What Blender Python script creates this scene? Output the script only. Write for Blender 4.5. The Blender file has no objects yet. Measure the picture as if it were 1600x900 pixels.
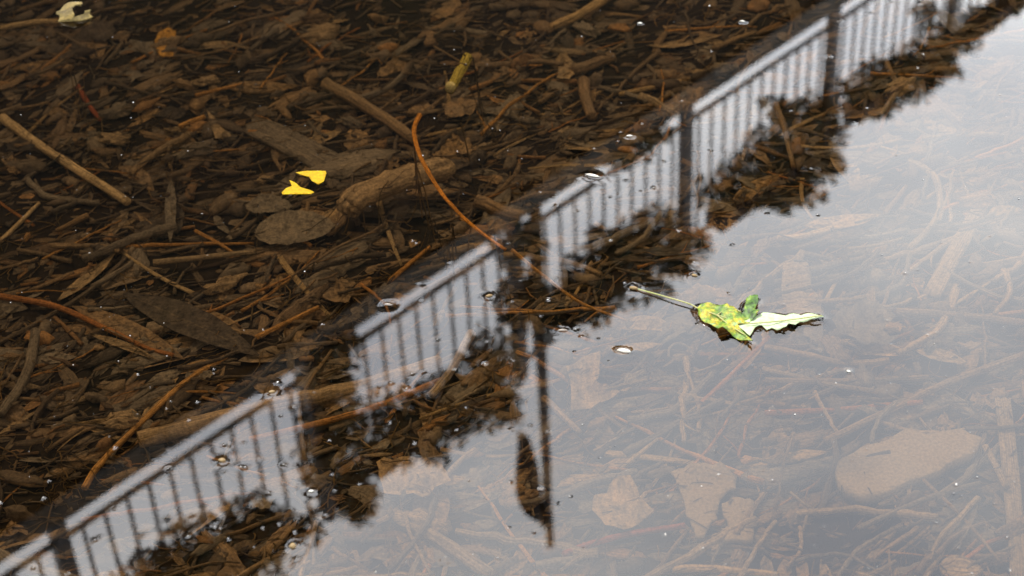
import bpy, math, random
import numpy as np
from mathutils import Vector, Matrix, noise as mnoise
from mathutils.geometry import delaunay_2d_cdt

scene = bpy.context.scene
col = scene.collection
rng = np.random.default_rng(11)
random.seed(11)
R = math.radians

# ------------------------------------------------------------------ camera
CAM_H, PITCH, ROLL, FPX = 1.10, R(37.9), R(3.2), 2767.0
Fv = np.array([0, math.cos(PITCH), -math.sin(PITCH)])
U0 = np.array([0, math.sin(PITCH), math.cos(PITCH)])
R0 = np.array([1.0, 0, 0])
Rv = math.cos(ROLL) * R0 - math.sin(ROLL) * U0
Uv = math.cos(ROLL) * U0 + math.sin(ROLL) * R0
Cv = np.array([0, 0, CAM_H])
cam_d = bpy.data.cameras.new('camera')
cam = bpy.data.objects.new('camera', cam_d); col.objects.link(cam)
cam_d.sensor_width = 36.0
cam_d.lens = FPX / 1600 * 36.0
cam_d.clip_start, cam_d.clip_end = 0.02, 2000
cam.matrix_world = Matrix(((Rv[0], Uv[0], -Fv[0], Cv[0]), (Rv[1], Uv[1], -Fv[1], Cv[1]), (Rv[2], Uv[2], -Fv[2], Cv[2]), (0, 0, 0, 1)))
cam_d.dof.use_dof = True
cam_d.dof.focus_distance = 1.84
cam_d.dof.aperture_fstop = 7.2
scene.camera = cam

def at(px, py, z=0.0):
    d = Fv + (px - 800) / FPX * Rv - (py - 450) / FPX * Uv
    t = (z - CAM_H) / d[2]
    return Cv + t * d
def pix(P):
    v = np.asarray(P) - Cv; z = v @ Fv
    return 800 + FPX * (v @ Rv) / z, 450 - FPX * (v @ Uv) / z

# ------------------------------------------------------------------ world, sun, exposure
SUN_EL, SUN_AZ = R(52), R(320)
world = bpy.data.worlds.new('World'); scene.world = world; world.use_nodes = True
nt = world.node_tree; nt.nodes.clear()
def nn(tree, t, **kw):
    n = tree.nodes.new(t)
    for k, v in kw.items(): setattr(n, k, v)
    return n
sky = nn(nt, 'ShaderNodeTexSky', sky_type='NISHITA', sun_disc=False, sun_elevation=SUN_EL, sun_rotation=SUN_AZ, air_density=1.0, dust_density=3.0, ozone_density=1.0)
tc = nn(nt, 'ShaderNodeTexCoord')
mp = nn(nt, 'ShaderNodeMapping'); mp.inputs['Scale'].default_value = (1.0, 1.0, 2.2)
nz = nn(nt, 'ShaderNodeTexNoise'); nz.inputs['Scale'].default_value = 3.4; nz.inputs['Detail'].default_value = 5; nz.inputs['Roughness'].default_value = 0.5
cr = nn(nt, 'ShaderNodeValToRGB')
cr.color_ramp.elements[0].position = 0.32; cr.color_ramp.elements[0].color = (6.1, 6.35, 6.9, 1)
cr.color_ramp.elements[1].position = 0.68; cr.color_ramp.elements[1].color = (11.0, 11.05, 11.0, 1)
mx = nn(nt, 'ShaderNodeMix', data_type='RGBA'); mx.inputs[0].default_value = 0.90
bg = nn(nt, 'ShaderNodeBackground'); bg.inputs['Strength'].default_value = 0.055
wo = nn(nt, 'ShaderNodeOutputWorld')
L = nt.links.new
L(tc.outputs['Generated'], mp.inputs['Vector']); L(mp.outputs[0], nz.inputs['Vector']); L(nz.outputs[0], cr.inputs[0])
L(sky.outputs[0], mx.inputs[6]); L(cr.outputs[0], mx.inputs[7]); L(mx.outputs[2], bg.inputs['Color']); L(bg.outputs[0], wo.inputs[0])
sun_d = bpy.data.lights.new('sun', 'SUN'); sun_d.energy = 1.5; sun_d.angle = R(12); sun_d.color = (1.0, 0.95, 0.87)
sun = bpy.data.objects.new('sun', sun_d); col.objects.link(sun)
sd = Vector((math.sin(SUN_AZ) * math.cos(SUN_EL), math.cos(SUN_AZ) * math.cos(SUN_EL), math.sin(SUN_EL)))
sun.rotation_euler = sd.to_track_quat('Z', 'Y').to_euler(); sun.location = sd * 20
vs = scene.view_settings
vs.view_transform = 'Standard'; vs.look = 'None'; vs.exposure = 4.55; vs.gamma = 1.0; vs.use_curve_mapping = False
scene.cycles.max_bounces = 5; scene.cycles.diffuse_bounces = 2; scene.cycles.glossy_bounces = 3; scene.cycles.transparent_max_bounces = 8
scene.cycles.use_adaptive_sampling = False
scene.cycles.sample_clamp_indirect = 10

# ------------------------------------------------------------------ materials
def new_mat(name):
    m = bpy.data.materials.new(name); m.use_nodes = True
    t = m.node_tree; t.nodes.clear()
    o = nn(t, 'ShaderNodeOutputMaterial')
    return m, t, o
def math_n(t, op, a, b=None, clamp=False):
    n = nn(t, 'ShaderNodeMath', operation=op); n.use_clamp = clamp
    for i, v in enumerate((a, b)):
        if v is None: continue
        if isinstance(v, (int, float)): n.inputs[i].default_value = v
        else: t.links.new(v, n.inputs[i])
    return n.outputs[0]
def ramp(t, src, stops, interp='LINEAR'):
    r = nn(t, 'ShaderNodeValToRGB'); r.color_ramp.interpolation = interp
    e = r.color_ramp.elements
    while len(e) < len(stops): e.new(0.5)
    for el, (p, c) in zip(e, stops):
        el.position = p; el.color = (*c, 1) if len(c) == 3 else c
    t.links.new(src, r.inputs[0]); return r.outputs[0]
def mixc(t, fac, a, b, mode='MIX'):
    m = nn(t, 'ShaderNodeMix', data_type='RGBA', blend_type=mode)
    for i, v in ((0, fac), (6, a), (7, b)):
        if isinstance(v, (int, float)): m.inputs[i].default_value = v
        elif isinstance(v, tuple): m.inputs[i].default_value = (*v, 1)
        else: t.links.new(v, m.inputs[i])
    return m.outputs[2]
def tex_noise(t, vec, scale, detail=4, rough=0.55, dist=0.0):
    n = nn(t, 'ShaderNodeTexNoise'); n.inputs['Scale'].default_value = scale; n.inputs['Detail'].default_value = detail
    n.inputs['Roughness'].default_value = rough; n.inputs['Distortion'].default_value = dist
    if vec is not None: t.links.new(vec, n.inputs['Vector'])
    return n.outputs[0]

def litter_mat(name, stops, kind='wood', island=False, silt=0.45, silt_col=(0.135, 0.125, 0.11)):
    """dead plant matter under water: own hue per piece, grain along its length, silt settled on it"""
    m, t, o = new_mat(name)
    g = nn(t, 'ShaderNodeNewGeometry'); oi = nn(t, 'ShaderNodeObjectInfo')
    rnd = g.outputs['Random Per Island'] if island else oi.outputs['Random']
    uv = nn(t, 'ShaderNodeUVMap').outputs[0]
    base = ramp(t, rnd, stops)
    off = nn(t, 'ShaderNodeVectorMath', operation='ADD'); t.links.new(uv, off.inputs[0])
    cmb = nn(t, 'ShaderNodeCombineXYZ'); t.links.new(math_n(t, 'MULTIPLY', rnd, 37.0), cmb.inputs[0]); t.links.new(cmb.outputs[0], cmb.inputs[1]) if False else None
    t.links.new(cmb.outputs[0], off.inputs[1])
    mp_ = nn(t, 'ShaderNodeMapping'); t.links.new(off.outputs[0], mp_.inputs[0])
    sep = nn(t, 'ShaderNodeSeparateXYZ'); t.links.new(uv, sep.inputs[0])
    if kind == 'leaf':
        mp_.inputs['Scale'].default_value = (90, 1.6, 1)
        blot = tex_noise(t, mp_.outputs[0], 1.0, 5, 0.6)
        av = math_n(t, 'ABSOLUTE', sep.outputs[1])
        mid = math_n(t, 'LESS_THAN', av, 0.055)
        ph = math_n(t, 'SUBTRACT', math_n(t, 'MULTIPLY', sep.outputs[0], 190.0), math_n(t, 'MULTIPLY', av, 2.2))
        vein = math_n(t, 'GREATER_THAN', math_n(t, 'FRACT', ph), 0.86)
        veins = math_n(t, 'MAXIMUM', mid, math_n(t, 'MULTIPLY', vein, 0.45))
        c = mixc(t, math_n(t, 'MULTIPLY', math_n(t, 'MULTIPLY', veins, blot), 0.3), base, (0.30, 0.25, 0.18))
        relief = math_n(t, 'ADD', math_n(t, 'MULTIPLY', veins, 0.5), blot)
    else:
        mp_.inputs['Scale'].default_value = (24, 7.0, 1)
        blot = tex_noise(t, mp_.outputs[0], 1.0, 6, 0.65, 0.4)
        c = base; relief = blot
    shade = ramp(t, blot, [(0.30, (0.25, 0.24, 0.23)), (0.50, (0.85, 0.85, 0.85)), (0.72, (1.5, 1.42, 1.3))])
    c = mixc(t, 1.0, c, shade, 'MULTIPLY')
    fine = tex_noise(t, g.outputs['Position'], 300, 4, 0.7)
    big = tex_noise(t, g.outputs['Position'], 16, 3, 0.6)
    nz_ = nn(t, 'ShaderNodeSeparateXYZ'); t.links.new(g.outputs['Normal'], nz_.inputs[0])
    up = math_n(t, 'MULTIPLY', math_n(t, 'SUBTRACT', nz_.outputs[2], 0.35, True), 1.5, True)
    sm = math_n(t, 'MULTIPLY', math_n(t, 'MULTIPLY', up, ramp(t, big, [(0.35, (0, 0, 0)), (0.68, (1, 1, 1))])), ramp(t, fine, [(0.3, (0.5,) * 3), (0.6, (1,) * 3)]))
    c = mixc(t, math_n(t, 'MULTIPLY', sm, silt), c, silt_col)
    c = mixc(t, 0.8, c, ramp(t, fine, [(0.34, (0.4,) * 3), (0.62, (1.25,) * 3)]), 'MULTIPLY')
    b = nn(t, 'ShaderNodeBump'); b.inputs['Strength'].default_value = 1.0; b.inputs['Distance'].default_value = 0.0028
    t.links.new(math_n(t, 'ADD', relief, math_n(t, 'MULTIPLY', fine, 0.5)), b.inputs['Height'])
    p = nn(t, 'ShaderNodeBsdfPrincipled'); p.inputs['Roughness'].default_value = 0.75; p.inputs['Specular IOR Level'].default_value = 0.12
    t.links.new(c, p.inputs['Base Color']); t.links.new(b.outputs[0], p.inputs['Normal']); t.links.new(p.outputs[0], o.inputs[0])
    return m

def S(*cols):
    n = len(cols); return [(i / max(n - 1, 1), c) for i, c in enumerate(cols)]
M = {}
M['twig_dark'] = litter_mat('twig_dark', S((.07, .055, .045), (.13, .105, .08), (.05, .042, .036)), silt=.35)
M['twig_brown'] = litter_mat('twig_brown', S((.22, .165, .11), (.30, .22, .13), (.17, .13, .10)))
M['twig_orange'] = litter_mat('twig_orange', S((.42, .22, .07), (.50, .29, .10), (.36, .16, .055)), silt=.15)
M['straw'] = litter_mat('straw', S((.48, .36, .20), (.40, .29, .15), (.55, .43, .26)), silt=.2)
M['bark_grey'] = litter_mat('bark_grey', S((.17, .15, .125), (.24, .21, .17), (.13, .115, .10)))
M['bark_brown'] = litter_mat('bark_brown', S((.25, .18, .11), (.19, .14, .095), (.31, .22, .13)))
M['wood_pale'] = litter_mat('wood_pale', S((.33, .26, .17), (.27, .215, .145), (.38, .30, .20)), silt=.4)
M['leaf_dark'] = litter_mat('leaf_dark', S((.06, .054, .05), (.085, .072, .062), (.042, .038, .036)), 'leaf', silt=.12)
M['leaf_grey'] = litter_mat('leaf_grey', S((.16, .145, .125), (.21, .185, .15), (.13, .118, .10)), 'leaf', silt=.55)
M['leaf_brown'] = litter_mat('leaf_brown', S((.24, .17, .10), (.29, .20, .105), (.19, .135, .085)), 'leaf')
M['leaf_tan'] = litter_mat('leaf_tan', S((.28, .215, .135), (.33, .24, .13)), 'leaf', silt=.4)
M['leaf_orange'] = litter_mat('leaf_orange', S((.50, .30, .06), (.55, .31, .07)), 'leaf', silt=.08)
mixed = S((.05, .042, .036), (.16, .13, .10), (.10, .085, .07), (.26, .18, .10), (.13, .115, .095), (.21, .165, .115), (.07, .055, .045), (.36, .21, .09))
M['mixed'] = litter_mat('mixed_litter', mixed, island=True)
M['mixed_leaf'] = litter_mat('mixed_leaf_litter', mixed, 'leaf', island=True)
M['fibre'] = litter_mat('fibre', S((.13, .10, .05), (.24, .16, .06), (.10, .085, .05), (.32, .2, .08)), island=True, silt=.1)
M['red'] = litter_mat('twig_red', S((.26, .075, .035), (.30, .09, .04)), silt=.1)
M['log_pale'] = litter_mat('log_pale', S((.34, .26, .165), (.34, .26, .165)), silt=.25, silt_col=(.2, .17, .13))
M['stem_orange'] = litter_mat('stem_orange', S((.80, .36, .06), (.80, .36, .06)), silt=.25, silt_col=(.25, .12, .05))
M['olive'] = litter_mat('reed_olive', S((.46, .40, .085), (.48, .42, .09)), silt=.05)
M['tip'] = litter_mat('reed_pale_end', S((.85, .80, .42), (.85, .80, .42)), silt=.0)
M['scrap'] = litter_mat('pale_scrap', S((.085, .062, .020), (.085, .062, .020)), silt=.6, silt_col=(.012, .008, .004))

def plain(name, c, rough=0.6, spec=0.3, var=None, scale=60, bump=0.0, metal=0.0):
    m, t, o = new_mat(name)
    g = nn(t, 'ShaderNodeNewGeometry')
    p = nn(t, 'ShaderNodeBsdfPrincipled'); p.inputs['Roughness'].default_value = rough; p.inputs['Specular IOR Level'].default_value = spec; p.inputs['Metallic'].default_value = metal
    nz2 = tex_noise(t, g.outputs['Position'], scale, 4, 0.6)
    t.links.new(mixc(t, ramp(t, nz2, [(0.35, (0,) * 3), (0.65, (1,) * 3)]), c, var if var else tuple(x * 0.7 for x in c)), p.inputs['Base Color'])
    if bump:
        b = nn(t, 'ShaderNodeBump'); b.inputs['Strength'].default_value = 0.6; b.inputs['Distance'].default_value = bump
        t.links.new(nz2, b.inputs['Height']); t.links.new(b.outputs[0], p.inputs['Normal'])
    t.links.new(p.outputs[0], o.inputs[0]); return m
M['speckled'] = plain('speckled_bark', (.27, .22, .155), .9, .05, (.17, .14, .10), 330, .003)
M['metal'] = plain('painted_metal', (.025, .027, .03), .45, .4, (.04, .04, .042), 8)
M['leaves'] = plain('plant_leaves', (.03, .045, .018), .6, .25, (.06, .06, .03), 9)
M['trough'] = plain('planter_trough', (.05, .035, .028), .8, .2, (.035, .028, .024), 12)
M['soil'] = plain('soil', (.04, .03, .022), .9, .1, (.06, .045, .03), 40)
M['flag'] = plain('flag_cloth', (.05, .045, .04), .85, .1, (.03, .028, .03), 5)
M['coping'] = plain('coping_stone', (.10, .095, .085), .85, .2, (.06, .058, .05), 6, .004)
M['earth'] = plain('earth', (.09, .07, .05), .95, .1, (.05, .042, .03), 3, .01)
M['bed'] = plain('shaded_silt_bed', (.010, .0085, .007), .95, .05, (.02, .0165, .013), 55, .006)  # silt coloured near black, standing in for deep shade between litter pieces
M['petal'] = plain('white_petal', (.17, .168, .155), .6, .1, (.13, .125, .11), 300)
M['yellow'] = plain('yellow_leaf', (.105, .069, .0006), .7, .04, (.078, .044, .0005), 300, .0008)
M['petiole'] = plain('petiole', (.065, .072, .022), .5, .1, (.08, .072, .028), 120)
M['pale_leaf'] = plain('pale_leaf', (.100, .117, .076), .65, .1, (.074, .096, .05), 210, .0008)
M['insect'] = plain('seed_case', (.04, .025, .009), .6, .1, (.06, .042, .02), 300)
M['dark_bit'] = plain('dark_speck', (.03, .025, .02), .6, .3, (.05, .04, .03), 300)
# yellow-green blade with yellow patches
m_, t_, o_ = new_mat('mottled_green_leaf')
g_ = nn(t_, 'ShaderNodeNewGeometry'); n1 = tex_noise(t_, g_.outputs['Position'], 75, 3, .6); n2 = tex_noise(t_, g_.outputs['Position'], 330, 4, .75)
c_ = ramp(t_, n1, [(.30, (.004, .012, .001)), (.41, (.014, .034, .002)), (.50, (.030, .052, .0025)), (.57, (.060, .064, .002)), (.63, (.100, .076, .002)), (.70, (.045, .075, .025))])
c_ = mixc(t_, .9, c_, ramp(t_, n2, [(.36, (.35,) * 3), (.62, (1.3,) * 3)]), 'MULTIPLY')
p_ = nn(t_, 'ShaderNodeBsdfPrincipled'); p_.inputs['Roughness'].default_value = .5; p_.inputs['Specular IOR Level'].default_value = .12
b_ = nn(t_, 'ShaderNodeBump'); b_.inputs['Strength'].default_value = .6; b_.inputs['Distance'].default_value = .0015
t_.links.new(n2, b_.inputs['Height']); t_.links.new(b_.outputs[0], p_.inputs['Normal']); t_.links.new(c_, p_.inputs['Base Color']); t_.links.new(p_.outputs[0], o_.inputs[0])
M['green_leaf'] = m_
# specks: own tone each
m_, t_, o_ = new_mat('floating_dust')
g_ = nn(t_, 'ShaderNodeNewGeometry')
p_ = nn(t_, 'ShaderNodeBsdfPrincipled'); p_.inputs['Roughness'].default_value = .5
t_.links.new(ramp(t_, g_.outputs['Random Per Island'], [(0, (.03, .025, .02)), (.35, (.08, .075, .07)), (.75, (.10, .095, .09)), (1, (.22, .215, .2))]), p_.inputs['Base Color'])
t_.links.new(p_.outputs[0], o_.inputs[0]); M['dust'] = m_
# embankment wall: damp dark masonry
m_, t_, o_ = new_mat('damp_masonry')
tcw = nn(t_, 'ShaderNodeUVMap')
bk = nn(t_, 'ShaderNodeTexBrick'); bk.inputs['Scale'].default_value = 1.0; bk.inputs['Brick Width'].default_value = .62; bk.inputs['Row Height'].default_value = .3; bk.inputs['Mortar Size'].default_value = .012
bk.inputs['Color1'].default_value = (.016, .014, .011, 1); bk.inputs['Color2'].default_value = (.011, .010, .008, 1); bk.inputs['Mortar'].default_value = (.008, .007, .006, 1)
t_.links.new(tcw.outputs[0], bk.inputs[0])
nw = tex_noise(t_, tcw.outputs[0], 1.3, 5, .6)
cw = mixc(t_, ramp(t_, nw, [(.45, (0,) * 3), (.7, (.8,) * 3)]), bk.outputs[0], (.008, .011, .005))
p_ = nn(t_, 'ShaderNodeBsdfPrincipled'); p_.inputs['Roughness'].default_value = .9; p_.inputs['Specular IOR Level'].default_value = .1
t_.links.new(cw, p_.inputs['Base Color']); t_.links.new(p_.outputs[0], o_.inputs[0]); M['masonry'] = m_
# water: Fresnel mirror over brown, tea-coloured transmission (same from both sides)
WATER_TINT = (.256, .209, .151)
m_, t_, o_ = new_mat('pond_water')
g_ = nn(t_, 'ShaderNodeNewGeometry')
w1 = tex_noise(t_, g_.outputs['Position'], 5.5, 2, .5); w2 = tex_noise(t_, g_.outputs['Position'], 38, 2, .5)
b_ = nn(t_, 'ShaderNodeBump'); b_.inputs['Strength'].default_value = 1.0; b_.inputs['Distance'].default_value = .00004
t_.links.new(math_n(t_, 'ADD', w1, math_n(t_, 'MULTIPLY', w2, .03)), b_.inputs['Height'])
dt = nn(t_, 'ShaderNodeVectorMath', operation='DOT_PRODUCT'); t_.links.new(b_.outputs[0], dt.inputs[0]); t_.links.new(g_.outputs['Incoming'], dt.inputs[1])
c = math_n(t_, 'MAXIMUM', math_n(t_, 'ABSOLUTE', dt.outputs['Value']), .02)
IOR2 = 1.34 ** 2
gg = math_n(t_, 'SQRT', math_n(t_, 'ADD', math_n(t_, 'MULTIPLY', c, c), IOR2 - 1))
gmc, gpc = math_n(t_, 'SUBTRACT', gg, c), math_n(t_, 'ADD', gg, c)
A2 = math_n(t_, 'POWER', math_n(t_, 'DIVIDE', gmc, gpc), 2)
B = math_n(t_, 'DIVIDE', math_n(t_, 'SUBTRACT', math_n(t_, 'MULTIPLY', c, gpc), 1), math_n(t_, 'ADD', math_n(t_, 'MULTIPLY', c, gmc), 1))
fres = math_n(t_, 'MULTIPLY', math_n(t_, 'MULTIPLY', A2, .5), math_n(t_, 'ADD', math_n(t_, 'POWER', math_n(t_, 'ABSOLUTE', B), 2), 1))
tr = nn(t_, 'ShaderNodeBsdfTransparent'); tr.inputs[0].default_value = (*WATER_TINT, 1)
gl = nn(t_, 'ShaderNodeBsdfGlossy'); gl.inputs['Roughness'].default_value = 0.0; gl.inputs[0].default_value = (1, 1, 1, 1)
t_.links.new(b_.outputs[0], gl.inputs['Normal'])
ms = nn(t_, 'ShaderNodeMixShader'); t_.links.new(fres, ms.inputs[0]); t_.links.new(tr.outputs[0], ms.inputs[1]); t_.links.new(gl.outputs[0], ms.inputs[2]); t_.links.new(ms.outputs[0], o_.inputs[0])
M['water'] = m_

# ------------------------------------------------------------------ mesh helpers: a shape is (verts Nx3, faces list, uv Nx2)
def mesh_of(name, shape, mat, smooth=True):
    v, f, uv = shape
    me = bpy.data.meshes.new(name)
    me.from_pydata([tuple(p) for p in np.asarray(v, float).tolist()], [], f); me.update()
    if uv is not None:
        lay = me.uv_layers.new(name='UVMap')
        idx = np.empty(len(me.loops), dtype=np.int32); me.loops.foreach_get('vertex_index', idx)
        lay.data.foreach_set('uv', np.asarray(uv, np.float32)[idx].ravel())
    if smooth: me.polygons.foreach_set('use_smooth', np.ones(len(me.polygons), dtype=bool))
    me.materials.append(M[mat] if isinstance(mat, str) else mat)
    return me
def obj(name, data, parent=None, **props):
    o = bpy.data.objects.new(name, data); col.objects.link(o)
    if parent: o.parent = parent
    for k, v in props.items(): o[k] = v
    return o
def thing(name, shape, mat, label, cat, group=None, parent=None, smooth=True):
    o = obj(name, mesh_of(name, shape, mat, smooth), parent)
    if label: o['label'] = label
    if cat: o['category'] = cat
    if group: o['group'] = group
    return o
def empty(name, loc, label, cat, group=None):
    o = obj(name, None); o.location = loc; o['label'] = label; o['category'] = cat
    if group: o['group'] = group
    return o
def join(shapes):
    V, F, T, n = [], [], [], 0
    for v, f, uv in shapes:
        V.append(v); T.append(uv); F.extend([tuple(i + n for i in q) for q in f]); n += len(v)
    return np.concatenate(V), F, np.concatenate(T)
def xform(shape, M4):
    v, f, uv = shape
    A = np.array(M4); return v @ A[:3, :3].T + A[:3, 3], f, uv
def box(cx, cy, cz, sx, sy, sz, bev=0.0):
    s = np.array([sx, sy, sz]) / 2
    if bev <= 0:
        v = np.array([[x, y, z] for z in (-1, 1) for y in (-1, 1) for x in (-1, 1)]) * s
        f = [(0, 2, 3, 1), (4, 5, 7, 6), (0, 1, 5, 4), (2, 6, 7, 3), (0, 4, 6, 2), (1, 3, 7, 5)]
        return v + [cx, cy, cz], f, v[:, [0, 2]] + v[:, [1, 1]]
    ring = lambda k, z: [(-s[0] + k, -s[1], z), (s[0] - k, -s[1], z), (s[0], -s[1] + k, z), (s[0], s[1] - k, z), (s[0] - k, s[1], z), (-s[0] + k, s[1], z), (-s[0], s[1] - k, z), (-s[0], -s[1] + k, z)]
    v = np.array(ring(bev, -s[2]) + ring(bev, s[2]))
    f = [tuple(range(7, -1, -1)), tuple(range(8, 16))] + [(i, (i + 1) % 8, 8 + (i + 1) % 8, 8 + i) for i in range(8)]
    return v + [cx, cy, cz], f, v[:, [0, 2]] + v[:, [1, 1]]
def tube(pts, radii, n=7, rough=0.0, cap=True, flat=1.0):
    pts = np.asarray(pts, float); k = len(pts); radii = np.broadcast_to(radii, (k,)) if np.ndim(radii) == 0 else np.asarray(radii)
    V, T = [], []; acc = 0.0
    up = np.array([0.0, 0.0, 1.0])
    for i in range(k):
        d = pts[min(i + 1, k - 1)] - pts[max(i - 1, 0)]; d = d / (np.linalg.norm(d) + 1e-9)
        a = np.cross(d, up); la = np.linalg.norm(a)
        a = np.array([1.0, 0, 0]) if la < 1e-4 else a / la
        b = np.cross(a, d)
        if i: acc += np.linalg.norm(pts[i] - pts[i - 1])
        for j in range(n):
            th = 2 * math.pi * j / n
            r = radii[i] * (1 + rough * (rng.random() - .5))
            V.append(pts[i] + a * (math.cos(th) * r) + b * (math.sin(th) * r * flat)); T.append((acc * 1.0, j / n * 2))
    F = [(i * n + j, i * n + (j + 1) % n, (i + 1) * n + (j + 1) % n, (i + 1) * n + j) for i in range(k - 1) for j in range(n)]
    if cap: F += [tuple(range(n - 1, -1, -1)), tuple(range((k - 1) * n, k * n))]
    return np.array(V), F, np.array(T)
def strip(Ln, W, prof, nx=8, ny=4, thick=0.0, curl=0.0, fold=0.0, bend=0.0, twist=0.0, jag=0.0, wob=0.0, sway=0.0, lump=0.0):
    """long flat piece along X: leaf, bark, chip, reed; prof(t) -> half width 0..1"""
    V, T = [], []
    wl = 1 + wob * (rng.random(nx + 1) - .5); wr = 1 + wob * (rng.random(nx + 1) - .5)
    e0 = jag * (rng.random(ny + 1) - .5) * W * 2; e1 = jag * (rng.random(ny + 1) - .5) * W * 2
    for i in range(nx + 1):
        t = i / nx
        for j in range(ny + 1):
            q = -1 + 2 * j / ny
            w = prof(t) * W * (wl[i] if q < 0 else wr[i])
            x = (t - .5) * Ln + e0[j] * (1 - t) ** 3 + e1[j] * t ** 3
            y = q * w + sway * Ln * math.sin(math.pi * t)
            z = curl * q * q * W + fold * abs(q) * w + bend * 4 * (t - .5) ** 2 * Ln + lump * W * (rng.random() - .5)
            a = twist * (t - .5)
            yy = y * math.cos(a) - z * math.sin(a); zz = y * math.sin(a) + z * math.cos(a)
            V.append((x, yy, zz)); T.append((t * Ln, q))
    k = ny + 1
    F = [(i * k + j, (i + 1) * k + j, (i + 1) * k + j + 1, i * k + j + 1) for i in range(nx) for j in range(ny)]
    if thick > 0:
        n = len(V)
        V += [(x, y, z - thick) for x, y, z in V]; T += T[:n]
        F += [tuple(n + a for a in reversed(f)) for f in F[:nx * ny]]
        rim = [j for j in range(k)] + [i * k + ny for i in range(1, nx + 1)] + [nx * k + j for j in range(ny - 1, -1, -1)] + [i * k for i in range(nx - 1, 0, -1)]
        F += [(rim[i], rim[(i + 1) % len(rim)], n + rim[(i + 1) % len(rim)], n + rim[i]) for i in range(len(rim))]
    return np.array(V), F, np.array(T)
def inside(poly, p):
    x, y = p; c = False; n = len(poly); j = n - 1
    for i in range(n):
        (xi, yi), (xj, yj) = poly[i], poly[j]
        if (yi > y) != (yj > y) and x < (xj - xi) * (y - yi) / (yj - yi) + xi: c = not c
        j = i
    return c
def sheet(poly, step, zf, thick=0.0):
    """flat outline filled with points, heights from zf(x, y)"""
    P = []
    n = len(poly)
    for i in range(n):
        a, b = np.array(poly[i]), np.array(poly[(i + 1) % n]); m = max(1, int(np.linalg.norm(b - a) / step))
        P += [tuple(a + (b - a) * k / m) for k in range(m)]
    nb = len(P); edges = [(i, (i + 1) % nb) for i in range(nb)]
    xs, ys = zip(*poly)
    for x in np.arange(min(xs), max(xs), step):
        for y in np.arange(min(ys), max(ys), step):
            q = (x + step * .35 * (rng.random() - .5), y + step * .35 * (rng.random() - .5))
            if inside(poly, q): P.append(q)
    vs_, _, fs_, _, _, _ = delaunay_2d_cdt([Vector(p) for p in P], edges, [], 1, 1e-7)
    F = [tuple(f) for f in fs_]
    Fin = []
    for f in F:
        cx = sum(vs_[i][0] for i in f) / len(f); cy = sum(vs_[i][1] for i in f) / len(f)
        if inside(poly, (cx, cy)):
            a, b, c3 = vs_[f[0]], vs_[f[1]], vs_[f[2]]
            Fin.append(f if (b[0] - a[0]) * (c3[1] - a[1]) - (b[1] - a[1]) * (c3[0] - a[0]) > 0 else tuple(reversed(f)))
    x0, x1, y0, y1 = min(xs), max(xs), min(ys), max(ys); cy = (y0 + y1) / 2; hy = max((y1 - y0) / 2, 1e-4)
    V = [(p[0], p[1], zf(p[0], p[1])) for p in vs_]; T = [(p[0] - x0, (p[1] - cy) / hy) for p in vs_]
    if thick > 0:
        n = len(V); from collections import Counter
        cnt = Counter()
        for f in Fin:
            for i in range(len(f)): cnt[(f[i], f[(i + 1) % len(f)])] += 1
        bd = [e for e in cnt if (e[1], e[0]) not in cnt]
        V += [(x, y, z - thick) for x, y, z in V]; T += T
        Fin = Fin + [tuple(n + i for i in reversed(f)) for f in Fin] + [(b, a, n + a, n + b) for a, b in bd]
    return np.array(V), Fin, np.array(T)
def smooth_path(pts, n=4):
    P = np.array(pts, float); out = []
    for i in range(len(P) - 1):
        p0, p1, p2, p3 = P[max(i - 1, 0)], P[i], P[i + 1], P[min(i + 2, len(P) - 1)]
        for k in range(n):
            t = k / n; out.append(.5 * ((2 * p1) + (-p0 + p2) * t + (2 * p0 - 5 * p1 + 4 * p2 - p3) * t * t + (-p0 + 3 * p1 - 3 * p2 + p3) * t ** 3))
    out.append(P[-1]); return np.array(out)
def bumpy(scale, amp, seed=0.0):
    return lambda x, y: amp * mnoise.noise(Vector((x * scale + seed, y * scale, seed)))

P_LEAF = lambda t: max(.02, math.sin(math.pi * min(1, t * .98 + .01)) ** .85 * (1.0 - .25 * t))
P_OVATE = lambda t: max(.03, math.sin(math.pi * t ** .8) ** .6)
P_BARK = lambda t: .55 + .45 * math.sin(math.pi * t) ** .4
P_CHIP = lambda t: .25 + .75 * math.sin(math.pi * t) ** .7
P_FLAT = lambda t: 1.0
P_SPLIT = lambda t: 1.0 - .55 * t

# ------------------------------------------------------------------ the setting out of frame: embankment, promenade, banks
FP0 = np.array([-2.21, 6.03, 0.0]); FD = np.array([.7092, .7050, 0.0]); FN = np.array([-.7050, .7092, 0.0]); HB = 4.89
def fw(s, off, z): return FP0 + FD * s + FN * off + np.array([0, 0, z])
def fence_frame(s, off=0.0, z=HB):
    p = fw(s, off, z); return Matrix(((FD[0], FN[0], 0, p[0]), (FD[1], FN[1], 0, p[1]), (0, 0, 1, p[2]), (0, 0, 0, 1)))
S0, S1 = -9.5, 34.0
def quad_sheet(pts, uvs): return np.array(pts, float), [tuple(range(len(pts)))], np.array(uvs, float)
gsh = quad_sheet([(-600, -600, -.9), (600, -600, -.9), (600, 600, -.9), (-600, 600, -.9)], [(0, 0), (1, 0), (1, 1), (0, 1)])
obj('ground', mesh_of('ground', gsh, 'earth', False), kind='structure')
pr = [fw(S0, .3, HB - .06), fw(S1, .3, HB - .06), fw(S1, 60, HB - .06), fw(S0, 60, HB - .06)]
obj('promenade_ground', mesh_of('promenade_ground', quad_sheet(pr, [(0, 0), (1, 0), (1, 1), (0, 1)]), 'earth', False), kind='structure')
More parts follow.
